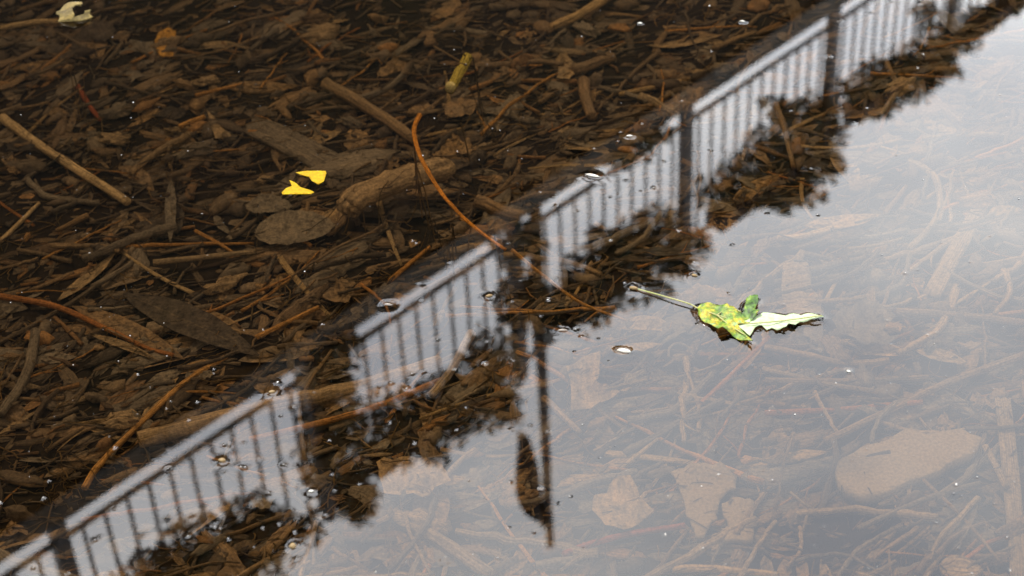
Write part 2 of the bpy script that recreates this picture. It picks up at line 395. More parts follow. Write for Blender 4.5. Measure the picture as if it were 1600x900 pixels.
# near bank behind the camera, sloping into the water
gx = np.linspace(-30, 40, 60); gy = np.concatenate([np.linspace(.35, -2.2, 16), np.linspace(-3, -60, 12)])
bv = []; 
for y in gy:
    for x in gx:
        z = -.16 + (.35 - y) * .30 if y > -1.6 else .42 + .02 * (-1.6 - y)
        bv.append((x, y, min(z, 1.2) + .04 * mnoise.noise(Vector((x * 1.7, y * 1.7, 3)))))
nxg = len(gx); bf = [(j * nxg + i, (j + 1) * nxg + i, (j + 1) * nxg + i + 1, j * nxg + i + 1) for j in range(len(gy) - 1) for i in range(nxg - 1)]
bank = obj('bank', mesh_of('bank', (np.array(bv), [tuple(reversed(f)) if False else f for f in bf], np.array(bv)[:, :2]), 'earth'), kind='structure')

# trees on the near bank whose crowns lean out over the water
TREES = [((-1.7, -3.2, .4), 'leaning broad tree behind the bank, its crown over the pond', (-.6, -.2, 7.2), (3.6, 3.0, 2.2), 3000), ((2.9, -4.0, .4), 'tall tree on the near bank with spreading crown', (2.4, -1.6, 7.6), (3.4, 3.2, 2.4), 3000), ((-5.6, -2.4, .4), 'smaller tree at the bank end near the wall', (-4.6, -.8, 5.6), (2.4, 2.4, 2.2), 2200)]
for base, lab, cc, rr, nl in TREES:
    tr0 = empty('tree', base, lab, 'tree', 'trees on the near bank'); b0 = np.array(base); top = np.array(cc) - b0
    limbs = [tube(smooth_path([(0, 0, -.4), top * [.25, .25, .3], top * [.6, .6, .65], top], 5), np.linspace(.2, .05, 16), 10, .08)]
    obj('trunk', mesh_of('trunk', limbs[0], 'bark_grey'), tr0)
    for k in range(7):
        d = rng.normal(size=3); d[2] = abs(d[2]) * .5 + .1; d /= np.linalg.norm(d); st = top * rng.uniform(.55, .9)
        obj('limb', mesh_of('limb', tube([st, st + d * np.array(rr) * .5, st + d * np.array(rr) * .95 + [0, 0, .2]], [.06, .04, .015], 7, .1), 'bark_grey'), tr0)
    V, F, T = [], [], []
    cl = rng.normal(size=(46, 3)); cl /= np.linalg.norm(cl, axis=1)[:, None]; cl = top + cl * (rng.random((46, 1)) ** .45) * np.array(rr)
    for k in range(nl):
        p = cl[rng.integers(46)] + rng.normal(size=3) * .42
        ax = rng.normal(size=3); ax[2] *= .4; ax /= np.linalg.norm(ax); bx = np.cross(ax, rng.normal(size=3)); bx /= np.linalg.norm(bx); l, w = rng.uniform(.10, .17), rng.uniform(.05, .09); i0 = len(V)
        V += [p - ax * l, p + bx * w - ax * l * .2, p + ax * l, p - bx * w - ax * l * .2]; F.append((i0, i0 + 1, i0 + 2, i0 + 3)); T += [(0, 0), (1, 0), (1, 1), (0, 1)]
    o = obj('crown', mesh_of('crown', (np.array(V), F, np.array(T)), 'leaves', False), tr0); o['kind'] = 'stuff'

wall = empty('embankment_wall', tuple(fw(0, 0, 0)), 'tall dark damp stone embankment wall below the railing', 'wall')
wv = np.array([fw(S0, .05, -.6), fw(S1, .05, -.6), fw(S1, .05, HB - .16), fw(S0, .05, HB - .16), fw(S0, .5, -.6), fw(S1, .5, -.6), fw(S1, .5, HB - .16), fw(S0, .5, HB - .16)]) - fw(0, 0, 0)
wu = [(S0, 0), (S1, 0), (S1, HB), (S0, HB)] * 2
obj('masonry', mesh_of('masonry', (wv, [(0, 1, 2, 3), (5, 4, 7, 6), (3, 2, 6, 7), (4, 0, 3, 7), (1, 5, 6, 2)], np.array(wu, float)), 'masonry', False), wall)
cop = box(0, 0, 0, 1.44, .56, .15, .01); cme = mesh_of('coping_stone', cop, 'coping', False)
s = S0 + .75
while s < S1 - .7:
    o = obj('coping_stone', cme, wall); o.matrix_local = Matrix.Translation(-Vector(fw(0, 0, 0))) @ fence_frame(s, .30, HB - .082); s += 1.45

fence = empty('railing', tuple(fw(0, 0, HB)), 'black metal bar railing on top of the embankment wall', 'railing')
fence.matrix_world = fence_frame(0.0, .05)
PANEL, NB = 1.6, 12
post_me = mesh_of('post', join([box(0, 0, .56, .085, .07, 1.15, .008), tube([(0, 0, 1.13), (0, 0, 1.15), (0, 0, 1.19), (0, 0, 1.22)], [.03, .045, .04, .012], 8)]), 'metal', False)
bar_me = mesh_of('bar', box(0, 0, .605, .019, .015, .97, .003), 'metal', False)
rail_me = mesh_of('rail', box(0, 0, 0, PANEL - .08, .022, .028, .003), 'metal', False)
for k in range(-3, 10):
    x0 = k * PANEL
    o = obj('post', post_me, fence); o.location = (x0, 0, 0)
    if k == 9: break
    for z in (.118, 1.08):
        o = obj('rail', rail_me, fence); o.location = (x0 + PANEL / 2, 0, z)
    for b in range(1, NB):
        o = obj('bar', bar_me, fence); o.location = (x0 + b * PANEL / NB, 0, 0)
# planters of trailing plants hooked on the railing; clumps are (along, height, radius along, radius up)
CL = [(0.64, 0.78, 0.3, 0.22), (1.05, 0.88, 0.23, 0.2), (0.81, 1.02, 0.29, 0.2), (0.38, 0.81, 0.29, 0.2), (0.03, 0.78, 0.29, 0.2), (-0.31, 0.72, 0.29, 0.2),
 (1.73, 0.47, 0.18, 0.27), (1.79, 0.23, 0.11, 0.17), (1.79, 1.08, 0.13, 0.2), (1.69, 0.76, 0.23, 0.14), (2.13, 0.82, 0.22, 0.16), (2.48, 0.96, 0.24, 0.19), (2.8, 0.98, 0.24, 0.2), (3.0, 0.89, 0.15, 0.17), (2.71, 1.15, 0.2, 0.11), (3.01, 1.17, 0.11, 0.17),
 (3.23, 0.63, 0.15, 0.17), (3.38, 0.76, 0.2, 0.12), (3.67, 0.9, 0.2, 0.12), (3.97, 0.99, 0.2, 0.14), (3.86, 0.76, 0.18, 0.13), (4.2, 0.96, 0.2, 0.17), (4.29, 0.81, 0.21, 0.16), (4.63, 1.0, 0.17, 0.13), (4.55, 0.76, 0.17, 0.09), (4.07, 0.67, 0.15, 0.11),
 (5.15, 0.84, 0.19, 0.07), (5.43, 0.84, 0.17, 0.15), (5.72, 0.81, 0.19, 0.2), (5.71, 1.12, 0.19, 0.07), (6.04, 1.09, 0.22, 0.19), (6.11, 0.8, 0.22, 0.2), (6.42, 1.01, 0.16, 0.19), (5.84, 0.54, 0.11, 0.09), (6.35, 0.77, 0.14, 0.08),
 (6.75, 0.83, 0.14, 0.07), (7.05, 0.84, 0.17, 0.11), (7.42, 0.95, 0.2, 0.16), (7.84, 0.97, 0.19, 0.19), (7.73, 1.17, 0.16, 0.08), (8.11, 1.05, 0.11, 0.11), (7.69, 0.64, 0.06, 0.13), (8.52, 1.02, 0.15, 0.08), (8.95, 1.06, 0.2, 0.07),
 (5.98, 1.27, 0.2, 0.12), (6.37, 1.26, 0.17, 0.15), (5.52, 1.08, 0.2, 0.07), (4.89, 1.12, 0.12, 0.12), (4.69, 1.19, 0.14, 0.09), (4.29, 1.16, 0.15, 0.11), (3.88, 1.08, 0.2, 0.08), (3.56, 0.95, 0.19, 0.06), (2.51, 1.17, 0.2, 0.11), (2.21, 1.05, 0.2, 0.11), (2.95, 1.29, 0.17, 0.12), (1.79, 1.21, 0.12, 0.12), (1.36, 1.13, 0.15, 0.07), (1.13, 1.14, 0.21, 0.14), (1.8, 1.16, 0.13, 0.17), (6.48, 1.3, .1, .1), (7.88, 1.12, .15, .1), (6.0, 1.3, .17, .1), (6.1, 1.38, .05, .1), (6.28, 1.44, .04, .1), (5.85, 1.32, .04, .09), (7.0, 1.06, .05, .12), (7.15, 1.12, .04, .12), (8.0, 1.2, .06, .08), (2.4, 1.25, .05, .1), (3.05, 1.36, .05, .1), (4.5, 1.24, .05, .08), (7.6, 1.18, 0.2, 0.09), (7.24, 1.09, 0.18, 0.08), (8.29, 1.05, 0.11, 0.11),
 (1.74, 0.07, 0.13, 0.13), (1.64, 0.14, 0.09, 0.2), (1.69, 0.4, 0.13, 0.2), (1.87, 0.03, 0.07, 0.09), (1.69, 0.63, 0.17, 0.12), (3.19, 0.2, 0.04, 0.22), (3.32, 0.63, 0.08, 0.15), (3.33, 0.2, 0.06, 0.10), (4.29, 0.04, 0.17, 0.09), (4.51, 0.03, 0.08, 0.07), (4.11, 0.02, 0.08, 0.06),
 (9.4, .95, .25, .15), (9.9, .9, .3, .2), (10.5, .95, .3, .2), (11.2, .95, .3, .2), (-.8, .8, .3, .2), (-1.4, .85, .3, .2), (-2.0, .9, .3, .2)]
def leaf_cloud(cl, x0):
    V, F, T = [], [], []
    for (s_, h_, a, b) in cl:
        n = int(9000 * a * b) + 90
        for _ in range(n):
            d = rng.normal(size=3); d /= np.linalg.norm(d); rr = rng.random() ** .42 * (1.0 + .3 * (rng.random() ** 5))
            p = np.array([s_ - x0 + d[0] * rr * a * 1.03, d[1] * rr * .17, h_ + d[2] * rr * b * 1.03])
            ax = rng.normal(size=3); ax /= np.linalg.norm(ax); bx = np.cross(ax, rng.normal(size=3)); bx /= np.linalg.norm(bx)
            l, w = .022 + .022 * rng.random(), .010 + .010 * rng.random(); i0 = len(V)
            V += [p - ax * l, p + bx * w, p + ax * l, p - bx * w]; F.append((i0, i0 + 1, i0 + 2, i0 + 3)); T += [(0, 0), (1, 0), (1, 1), (0, 1)]
    return np.array(V), F, np.array(T)
PLN = ['bushy dark plants spilling from the trough by the railing end', 'dark plants with a strand trailing beside the railing post', 'dark bushy plants in the trough below the flag', 'dark plants spilling over the railing beyond the flagpole', 'dark plants with thin wisps rising above the railing', 'low dark plants in the trough far along the railing', 'sparse dark plants in the farthest railing trough', 'dark plants in the trough past the last reflected post', 'dark plants at the end of the row of troughs']
for i, k in enumerate(range(-2, 8)):
    cl = [c3 for c3 in CL if k * PANEL <= c3[0] < (k + 1) * PANEL]
    if not cl: continue
    x0 = (k + .5) * PANEL
    pl = empty('planter', (0, 0, 0), PLN[i % len(PLN)], 'planter', 'planters hung along the railing')
    pl.matrix_world = fence_frame(x0, .07)
    zb = float(np.mean([c3[1] for c3 in cl if c3[1] > .6]))
    obj('trough', mesh_of('trough', box(0, 0, zb, .9, .16, .12, .01), 'trough', False), pl)
    for xq in (-.3, .3): obj('bracket', mesh_of('bracket', box(xq, .05, (zb + 1.1) / 2, .02, .012, max(.05, 1.1 - zb) + .06), 'metal', False), pl)
    o = obj('foliage', mesh_of('foliage', leaf_cloud(cl, x0), 'leaves', False), pl); o['kind'] = 'stuff'
# flagpole with a drooping flag
fp = empty('flagpole', (0, 0, 0), 'dark flagpole with a limp hanging flag behind the railing', 'flagpole'); fp.matrix_world = fence_frame(3.44, .1)
obj('pole', mesh_of('pole', tube([(0, 0, -.1), (0, 0, 1.4), (0, 0, 2.85), (0, 0, 2.9), (0, 0, 2.93)], [.04, .036, .032, .03, .012], 10), 'metal'), fp)
fv, fu = [], []
NXF, NZF = 14, 26
for j in range(NZF + 1):
    t = j / NZF
    for i in range(NXF + 1):
        q = i / NXF
        wd = .04 + .235 * math.sin(math.pi * min(1, t * .97 + .01)) ** .9
        x = -.025 - .15 * t ** 4 - q * wd; z = 2.74 - t * (1.0 + .06 * q) - .10 * q * (1 - t)
        fv.append((x, .05 * math.sin(q * 9 + t * 2) * (1 - .3 * t), z)); fu.append((q, t))
ff = [(j * (NXF + 1) + i, j * (NXF + 1) + i + 1, (j + 1) * (NXF + 1) + i + 1, (j + 1) * (NXF + 1) + i) for j in range(NZF) for i in range(NXF)]
obj('flag', mesh_of('flag', (np.array(fv), ff, np.array(fu)), 'flag'), fp)

# ------------------------------------------------------------------ pond bed
X0, X1, Y0, Y1 = -1.15, 1.15, .62, 2.75
HULL = [(-8.5, -.3), (40.0, -.3), (40.0, 48.2)]
def bed_z(x, y):
    return -.145 + .012 * mnoise.noise(Vector((x * 4, y * 4, 1))) + .007 * mnoise.noise(Vector((x * 15, y * 15, 5))) + .004 * mnoise.noise(Vector((x * 45, y * 45, 9)))
def hull_coarse():
    P = []
    for k in range(3):
        a, b = np.array(HULL[k]), np.array(HULL[(k + 1) % 3]); P += [tuple(a + (b - a) * i / 30) for i in range(30)]
    for _ in range(500):
        q = (rng.uniform(-8, 39), rng.uniform(-.2, 47))
        if q[1] < q[0] + 8.0 and not (X0 - .1 < q[0] < X1 + .1 and Y0 - .1 < q[1] < Y1 + .1): P.append(q)
    return P
P = hull_coarse()
for x in np.arange(X0, X1, .014):
    for y in np.arange(Y0, Y1, .014): P.append((x + .005 * rng.random(), y + .005 * rng.random()))
bvs, _, bfs, _, _, _ = delaunay_2d_cdt([Vector(p) for p in P], [], [], 0, 1e-7)
def ccw(vs_, f):
    a, b, c3 = vs_[f[0]], vs_[f[1]], vs_[f[2]]
    return tuple(f) if (b[0] - a[0]) * (c3[1] - a[1]) - (b[1] - a[1]) * (c3[0] - a[0]) > 0 else tuple(reversed(f))
bV = np.array([(p[0], p[1], bed_z(p[0], p[1])) for p in bvs])
bed = obj('pond_bed', mesh_of('pond_bed', (bV, [ccw(bvs, f) for f in bfs], bV[:, :2]), 'bed'), kind='structure')

# ------------------------------------------------------------------ litter heap: a height map lets pieces rest on one another
CELL = .005
NXh, NYh = int((X1 - X0) / CELL), int((Y1 - Y0) / CELL)
hm = np.array([[bed_z(X0 + (i + .5) * CELL, Y0 + (j + .5) * CELL) for j in range(NYh)] for i in range(NXh)])
CEIL = -.028
def hidx(x, y): return min(max(int((x - X0) / CELL), 0), NXh - 1), min(max(int((y - Y0) / CELL), 0), NYh - 1)
def settle(x, y, yaw, ln, w, th, sink=.45, tilt=.0):
    """lowest lie of a piece on the heap: returns its matrix and writes its top into the map"""
    n = max(3, int(ln / .008)); m = max(1, int(w / .008))
    us = np.linspace(-.5, .5, n) * ln; vv = np.linspace(-.5, .5, m + 1) * w if m > 1 else np.array([0.0])
    ca, sa = math.cos(yaw), math.sin(yaw)
    I, J, U, Hs = [], [], [], []
    for u_ in us:
        for v_ in vv:
            i, j = hidx(x + u_ * ca - v_ * sa, y + u_ * sa + v_ * ca); I.append(i); J.append(j); U.append(u_); Hs.append(hm[i, j])
    U, Hs = np.array(U), np.array(Hs)
    A = np.polyfit(U, Hs, 1) if ln > .02 else np.array([0.0, Hs.mean()])
    sl = float(np.clip(A[0], -.3, .3)) + tilt
    res = Hs - sl * U
    z = float(np.quantile(res, 1 - sink)) + th / 2
    z = min(z, CEIL - abs(sl) * ln / 2)
    top = z + sl * U + th / 2
    hm[I, J] = np.maximum(hm[I, J], np.minimum(top, CEIL))
    return Matrix.Translation((x, y, z)) @ Matrix.Rotation(yaw, 4, 'Z') @ Matrix.Rotation(-math.atan(sl), 4, 'Y')
def yaw_(): return float(rng.normal(R(22), R(38))) + (math.pi if rng.random() < .5 else 0)
def rand_in_view(margin=40):
    while True:
        px, py = rng.uniform(-margin, 1600 + margin), rng.uniform(-margin, 900 + margin)
        # even over the bed, not over the picture
        if rng.random() < ((1500 - py) / 1540) ** 1.0: break
    p = at(px, py, -.07); return p[0], p[1], px, py
def rand_any(): return rng.uniform(X0 + .03, X1 - .03), rng.uniform(Y0 + .03, Y1 - .03)

def twig_shape(ln, r, n=7, seg=6, bend=.06, taper=.6, knots=True):
    xs = np.linspace(-.5, .5, seg + 1) * ln
    wy = np.cumsum(rng.normal(size=seg + 1)) * bend * ln / seg * 1.6; wy -= np.linspace(wy[0], wy[-1], seg + 1)
    wz = np.cumsum(rng.normal(size=seg + 1)) * bend * .35 * ln / seg; wz -= np.linspace(wz[0], wz[-1], seg + 1)
    c = rng.normal() * bend * .8
    pts = np.stack([xs, wy + c * ln * (1 - (2 * xs / ln) ** 2), wz], 1)
    rad = r * np.linspace(1, taper, seg + 1) * (1 + .22 * (rng.random(seg + 1) - .5))
    sh = [tube(pts, rad, n, .34)]
    if knots and ln > .05 and rng.random() < .55:
        i = rng.integers(1, seg); a = rng.uniform(.5, 1.1) * (1 if rng.random() < .5 else -1); l2 = ln * rng.uniform(.08, .28)
        q = pts[i]; sh.append(tube([q, q + l2 * .5 * np.array([math.cos(a), math.sin(a), .1]), q + l2 * np.array([math.cos(a * 1.1), math.sin(a * 1.1), .12])], [rad[i] * .65, rad[i] * .5, rad[i] * .35], 5))
    return join(sh)
def lobed_shape(rad, lobes=5):
    n = 40; V = [(0, 0, 0)]; T = [(0, 0)]; ph = rng.random() * 6
    rs = []
    for i in range(n):
        a = 2 * math.pi * i / n
        l = abs(math.cos(lobes * a / 2)) ** .8
        rs.append(rad * (.42 + .58 * l * (1 - .25 * abs(a - math.pi) / math.pi)) * (1 + .12 * (rng.random() - .5)))
    for k in (.4, .75, 1.0):
        for i in range(n):
            a = 2 * math.pi * i / n; r = rs[i] * k if k > .5 else rad * .25
            V.append((r * math.cos(a), r * math.sin(a), .10 * rad * math.sin(3 * a + ph) * k * k + .09 * rad * rng.normal() * k)); T.append((r, math.sin(lobes * a / 2)))
    F = [(0, 1 + i, 1 + (i + 1) % n) for i in range(n)]
    for k in range(2):
        F += [(1 + k * n + i, 1 + (k + 1) * n + i, 1 + (k + 1) * n + (i + 1) % n, 1 + k * n + (i + 1) % n) for i in range(n)]
    return np.array(V), F, np.array(T)

def lump_shape(nu=12, nv=7, sy=.55, sz=.38):
    V, T = [], []; sd_ = rng.random() * 50
    for j in range(nv + 1):
        ph = math.pi * j / nv
        for i in range(nu):
            th = 2 * math.pi * i / nu
            d = np.array([math.sin(ph) * math.cos(th), math.sin(ph) * math.sin(th), math.cos(ph)])
            k = .5 * (1 + .6 * mnoise.noise(Vector(d * 1.4) + Vector((sd_, 0, 0))) + .5 * mnoise.noise(Vector(d * 3.2) + Vector((0, sd_, 0))) + .3 * mnoise.noise(Vector(d * 7) + Vector((0, 0, sd_))))
            V.append((d[0] * k, d[1] * k * sy, d[2] * k * sz)); T.append((d[0] * .5 + .5, d[1] * 1.0))
    F = [(j * nu + i, (j + 1) * nu + i, (j + 1) * nu + (i + 1) % nu, j * nu + (i + 1) % nu) for j in range(nv) for i in range(nu)]
    return np.array(V), F, np.array(T)
U_ = rng.uniform
# lower layers: fragments nobody could count
frag, fragl = [], []
for _ in range(8500):
    x, y = rand_any(); ln = rng.uniform(.008, .035); yw = yaw_(); k = rng.random()
    if k < .45:
        r = rng.uniform(.0006, .0022); mtx = settle(x, y, yw, ln, r, r * 2); frag.append(xform(twig_shape(ln, r, 5, 2, .1, .8, False), mtx))
    elif k < .75:
        w = rng.uniform(.002, .006); mtx = settle(x, y, yw, ln, w * 2, .002); frag.append(xform(strip(ln, w, P_CHIP, 2, 2, .002, curl=rng.uniform(-.3, .1), jag=.5, wob=.5), mtx))
    else:
        w = rng.uniform(.003, .009); mtx = settle(x, y, yw, ln, w * 2, .001); fragl.append(xform(strip(ln, w, P_LEAF, 3, 2, 0, fold=rng.uniform(-.3, .3), bend=rng.uniform(-.1, .1), wob=.4), mtx))
for _ in range(900):
    x, y = rand_any(); ln = rng.uniform(.012, .04); mtx = settle(x, y, yaw_(), ln, ln * .5, ln * .25)
    v, f, uv = lump_shape(8, 5, U_(.35, .7), U_(.25, .5)); frag.append(xform((v * ln, f, uv * ln), mtx))
for _ in range(4200):
    x, y = rand_any(); ln = rng.uniform(.03, .085); yw = yaw_(); k = rng.random()
    if k < .42:
        r = rng.uniform(.001, .0038); mtx = settle(x, y, yw, ln, r * 2, r * 2); frag.append(xform(twig_shape(ln, r, 6, 4, .06, .7, False), mtx))
    elif k < .70:
        w = rng.uniform(.004, .011); mtx = settle(x, y, yw, ln, w * 2, .003); frag.append(xform(strip(ln, w, P_BARK, 4, 3, .003, curl=rng.uniform(-.5, .1), jag=.6, wob=.4, lump=.15), mtx))
    else:
        w = rng.uniform(.006, .015); mtx = settle(x, y, yw, ln, w * 2, .0015); fragl.append(xform(strip(ln, w, P_LEAF if rng.random() < .6 else P_OVATE, 6, 4, 0, fold=rng.uniform(-.35, .25), bend=rng.uniform(-.12, .08), twist=rng.uniform(-.5, .5), wob=.25, sway=rng.uniform(-.08, .08), lump=.08), mtx))
o = thing('woody_debris', join(frag), 'mixed', 'fine brown woody fragments matted over the pond bed', 'debris'); o['kind'] = 'stuff'
o = thing('leaf_debris', join(fragl), 'mixed_leaf', 'small decayed leaf scraps matted over the pond bed', 'debris'); o['kind'] = 'stuff'

# ------------------------------------------------------------------ single pieces: variants shared by many objects
LANDMARKS = [('crumpled pale scrap', 116, 24), ('orange round leaf scrap', 260, 70), ('split straw stem', 100, 255), ('folded tan leaf', 335, 195), ('fibrous plank', 460, 220), ('yellow leaf scraps', 475, 285), ('dark spindle leaf', 267, 330),
 ('large blackened leaf', 300, 505), ('brown pointed leaf', 190, 515), ('thick grey stick', 35, 590), ('crooked orange red twig', 240, 650), ('thick smooth branch', 450, 630), ('olive reed stub', 718, 120), ('curved orange stem', 670, 265), ('wide rounded log', 620, 325),
 ('knobbly short stick', 925, 105), ('pale straight stem', 1020, 137), ('reflected flagpole', 857, 690), ('white petal', 975, 548), ('floating green leaf', 1150, 495), ('bow shaped twig', 1460, 320), ('pale flat lath', 1495, 390), ('long level stick', 1500, 497),
 ('large rounded slab', 1415, 715), ('upright pale plank', 1580, 740), ('torn bark plate', 1100, 780), ('round reddish leaf', 675, 795), ('thick pale branch', 700, 860), ('pinkish long stick', 1320, 640), ('reflected hanging plant', 560, 760), ('reflected leafy wisps', 1260, 260),
 ('short brown log stub', 780, 332), ('broken yellowish stick', 707, 570), ('first reflected railing post', 95, 860), ('frayed straw coloured stick', 905, 22), ('thin bare stalk', 680, 72), ('seed husk afloat', 926, 274), ('wide grey oval leaf', 460, 357)]
def place_word(px, py):
    return 'near the ' + min(LANDMARKS, key=lambda q: (q[1] - px) ** 2 + ((q[2] - py) * 1.5) ** 2)[0]
def variants(n, fn, nm, mat):
    out = []
    for _ in range(n):
        v, f, uv = fn(); out.append(mesh_of(nm, (v, f, uv * np.array([.075, 1.0])), mat))
    return out
U = rng.uniform
KINDS = []
def add_kind(nm, cat, word, mats, fn, ln_rng, w_ratio, th_ratio, count, nv=7):
    KINDS.append((nm, cat, word, mats, fn, ln_rng, w_ratio, th_ratio, count, nv))
# shapes are unit length (1 m long), scaled per piece
add_kind('leaf', 'leaf', 'narrow pointed dead leaf', [('leaf_grey', 'grey'), ('leaf_dark', 'blackened'), ('leaf_brown', 'brown'), ('leaf_tan', 'tan')],
         lambda: strip(1, U(.12, .19), P_LEAF, 12, 6, 0, fold=U(-.3, .3), bend=U(-.10, .05), twist=U(-.6, .6), wob=.14, sway=U(-.08, .08), lump=.09), (.045, .115), .3, .02, 200)
add_kind('leaf', 'leaf', 'broad oval dead leaf', [('leaf_grey', 'grey'), ('leaf_dark', 'blackened'), ('leaf_brown', 'brown')],
         lambda: strip(1, U(.24, .34), P_OVATE, 12, 8, 0, curl=U(-.3, .25), fold=U(-.2, .2), bend=U(-.15, .08), twist=U(-.7, .7), wob=.24, lump=.16, jag=.2), (.03, .075), .55, .03, 100)
add_kind('leaf', 'leaf', 'lobed curled dead leaf', [('leaf_grey', 'grey'), ('leaf_brown', 'brown')], lambda: lobed_shape(.5, random.choice((3, 5))), (.03, .065), .7, .06, 45)
add_kind('bark_piece', 'bark', 'curved slab of bark', [('bark_grey', 'grey'), ('bark_brown', 'brown')],
         lambda: strip(1, U(.10, .20), P_BARK, 9, 5, .05, curl=U(-.7, -.1), bend=U(-.05, .04), jag=.9, wob=.35, lump=.22, twist=U(-.3, .3)), (.03, .10), .28, .06, 200)
add_kind('wood_chip', 'wood', 'splintered chip of wood', [('wood_pale', 'pale'), ('bark_brown', 'brown'), ('twig_dark', 'blackened')],
         lambda: strip(1, U(.06, .13), P_CHIP, 6, 3, .07, curl=U(-.2, .1), jag=1.2, wob=.5, lump=.12, twist=U(-.4, .4)), (.025, .065), .2, .07, 130)
add_kind('wood_lump', 'wood', 'rounded rotten lump of wood', [('bark_grey', 'grey'), ('bark_brown', 'brown'), ('log_pale', 'tan')], lambda: lump_shape(18, 11, U(.35, .65), U(.2, .4)), (.02, .055), .5, .25, 60)
add_kind('twig', 'twig', 'thin straight twig', [('twig_brown', 'brown'), ('twig_dark', 'blackened'), ('twig_orange', 'orange brown')],
         lambda: twig_shape(1, .017, 7, 14, .07, .5), (.05, .18), .04, .04, 215)
add_kind('twig', 'twig', 'thick crooked twig', [('twig_brown', 'brown'), ('twig_dark', 'blackened'), ('bark_grey', 'grey')],
         lambda: twig_shape(1, U(.035, .055), 9, 16, .09, .75), (.04, .12), .1, .1, 75)
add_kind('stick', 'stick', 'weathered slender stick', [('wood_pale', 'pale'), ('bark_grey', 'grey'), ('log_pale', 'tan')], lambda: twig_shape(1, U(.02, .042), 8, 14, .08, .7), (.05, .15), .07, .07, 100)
add_kind('straw_stem', 'stem', 'flattened stem of straw', [('straw', 'pale'), ('twig_orange', 'orange brown')],
         lambda: strip(1, U(.018, .032), P_SPLIT, 8, 2, .012, curl=U(-.6, 0), bend=U(-.05, .03), sway=U(-.06, .06), wob=.2), (.05, .15), .06, .02, 80)
pool = []
for K in KINDS:
    nm, cat, word, mats, fn, lr, wr, tr_, count, nv = K
    bank_ = {mt: variants(nv, fn, nm, mt) for mt, _ in mats}
    for _ in range(count): pool.append((K, bank_))
order = rng.permutation(len(pool))
order = sorted(order, key=lambda i: -pool[i][0][6] + .35 * rng.random())      # broad flat pieces first, twigs over them
hmask = np.zeros(hm.shape, bool)
DARK = ('twig_dark', 'leaf_dark')
def place_piece(i):
    (nm, cat, word, mats, fn, lr, wr, tr_, count, nv), bank_ = pool[i]
    x, y, px, py = rand_in_view()
    for _t in range(6):
        if not (hmask[hidx(x, y)] and rng.random() < .8): break
        x, y, px, py = rand_in_view()
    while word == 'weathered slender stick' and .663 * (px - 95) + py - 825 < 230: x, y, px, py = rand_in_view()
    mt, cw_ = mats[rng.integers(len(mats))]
    if .663 * (px - 95) + py - 825 > 250 and mt in DARK and rng.random() < .7: mt, cw_ = mats[rng.integers(len(mats))]  # dark pieces thinned under the sky reflection, imitating brighter light there
    ln = lr[0] + (lr[1] - lr[0]) * rng.random() ** 1.5
    mtx = settle(x, y, yaw_(), ln, wr * ln, tr_ * ln, .35)
    if 'twig' not in nm: mtx = mtx @ Matrix.Rotation(rng.normal(0, .22), 4, 'X')
    me = bank_[mt][rng.integers(nv)]
    o = obj(nm, me); sc_ = ln * (1 + .2 * (rng.random() - .5))
    o.matrix_world = mtx @ Matrix.Diagonal((ln, sc_, sc_, 1))
    size = 'short' if ln < lr[0] + .33 * (lr[1] - lr[0]) else 'long'
    o['label'] = f'{size} {cw_} {word} {place_word(px, py)}'; o['category'] = cat
    o['group'] = f'{size} {cw_} {word} {place_word(px, py)}'
late = [i for i in order if pool[i][0][2] in ('thin straight twig', 'flattened stem of straw', 'splintered chip of wood')]
late = set(late[::4])
HAND0 = None
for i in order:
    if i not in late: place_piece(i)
before = set(o.name for o in col.objects)
# ------------------------------------------------------------------ pieces one can single out
def top_z(px, py, lift=.004):
    p = at(px, py, -.055)
    return min(CEIL, float(hm[hidx(p[0], p[1])]) + lift)
def pxm(z=-.045): return 1.0            # px widths are turned to metres where the piece lies
def stick(name, pts, wpx, mat, label, cat='stick', taper=.8, z=None, rough=.10, n=9, flat=1.0, group=None, lift=0.0, ends=False):
    q = smooth_path(pts, 5 if len(pts) > 2 else 7)
    if z is None: zz = [top_z(x, y, 0.0) for x, y in q]; za = float(np.quantile(zz, .8)); sl = np.polyfit(np.arange(len(zz)), zz, 1)[0] * .6 if len(zz) > 2 else 0; z = [min(CEIL, za + sl * (i - len(zz) / 2)) for i in range(len(zz))]
    else: z = [z] * len(q) if np.ndim(z) == 0 else np.interp(np.linspace(0, 1, len(q)), np.linspace(0, 1, len(z)), z)
    W = np.array([at(x, y, zz) for (x, y), zz in zip(q, z)])
    dist = np.linalg.norm(W - Cv, axis=1); rad = wpx / 2 * dist / FPX * np.linspace(1, taper, len(W)) * (1 + .12 * (rng.random(len(W)) - .5))
    if ends: rad = rad * np.sqrt(np.clip(1 - (np.abs(np.linspace(-1, 1, len(W))) ** 7) * .93, .05, 1))
    W[:, 2] += rad * .5 + lift
    W = W + (np.cumsum(rng.normal(size=W.shape), 0) * rad.mean() * .06)
    sh = tube(W - W[0], rad, n, rough, True, flat)
    o = thing(name, sh, mat, label, cat, group); o.location = tuple(W[0]); return o
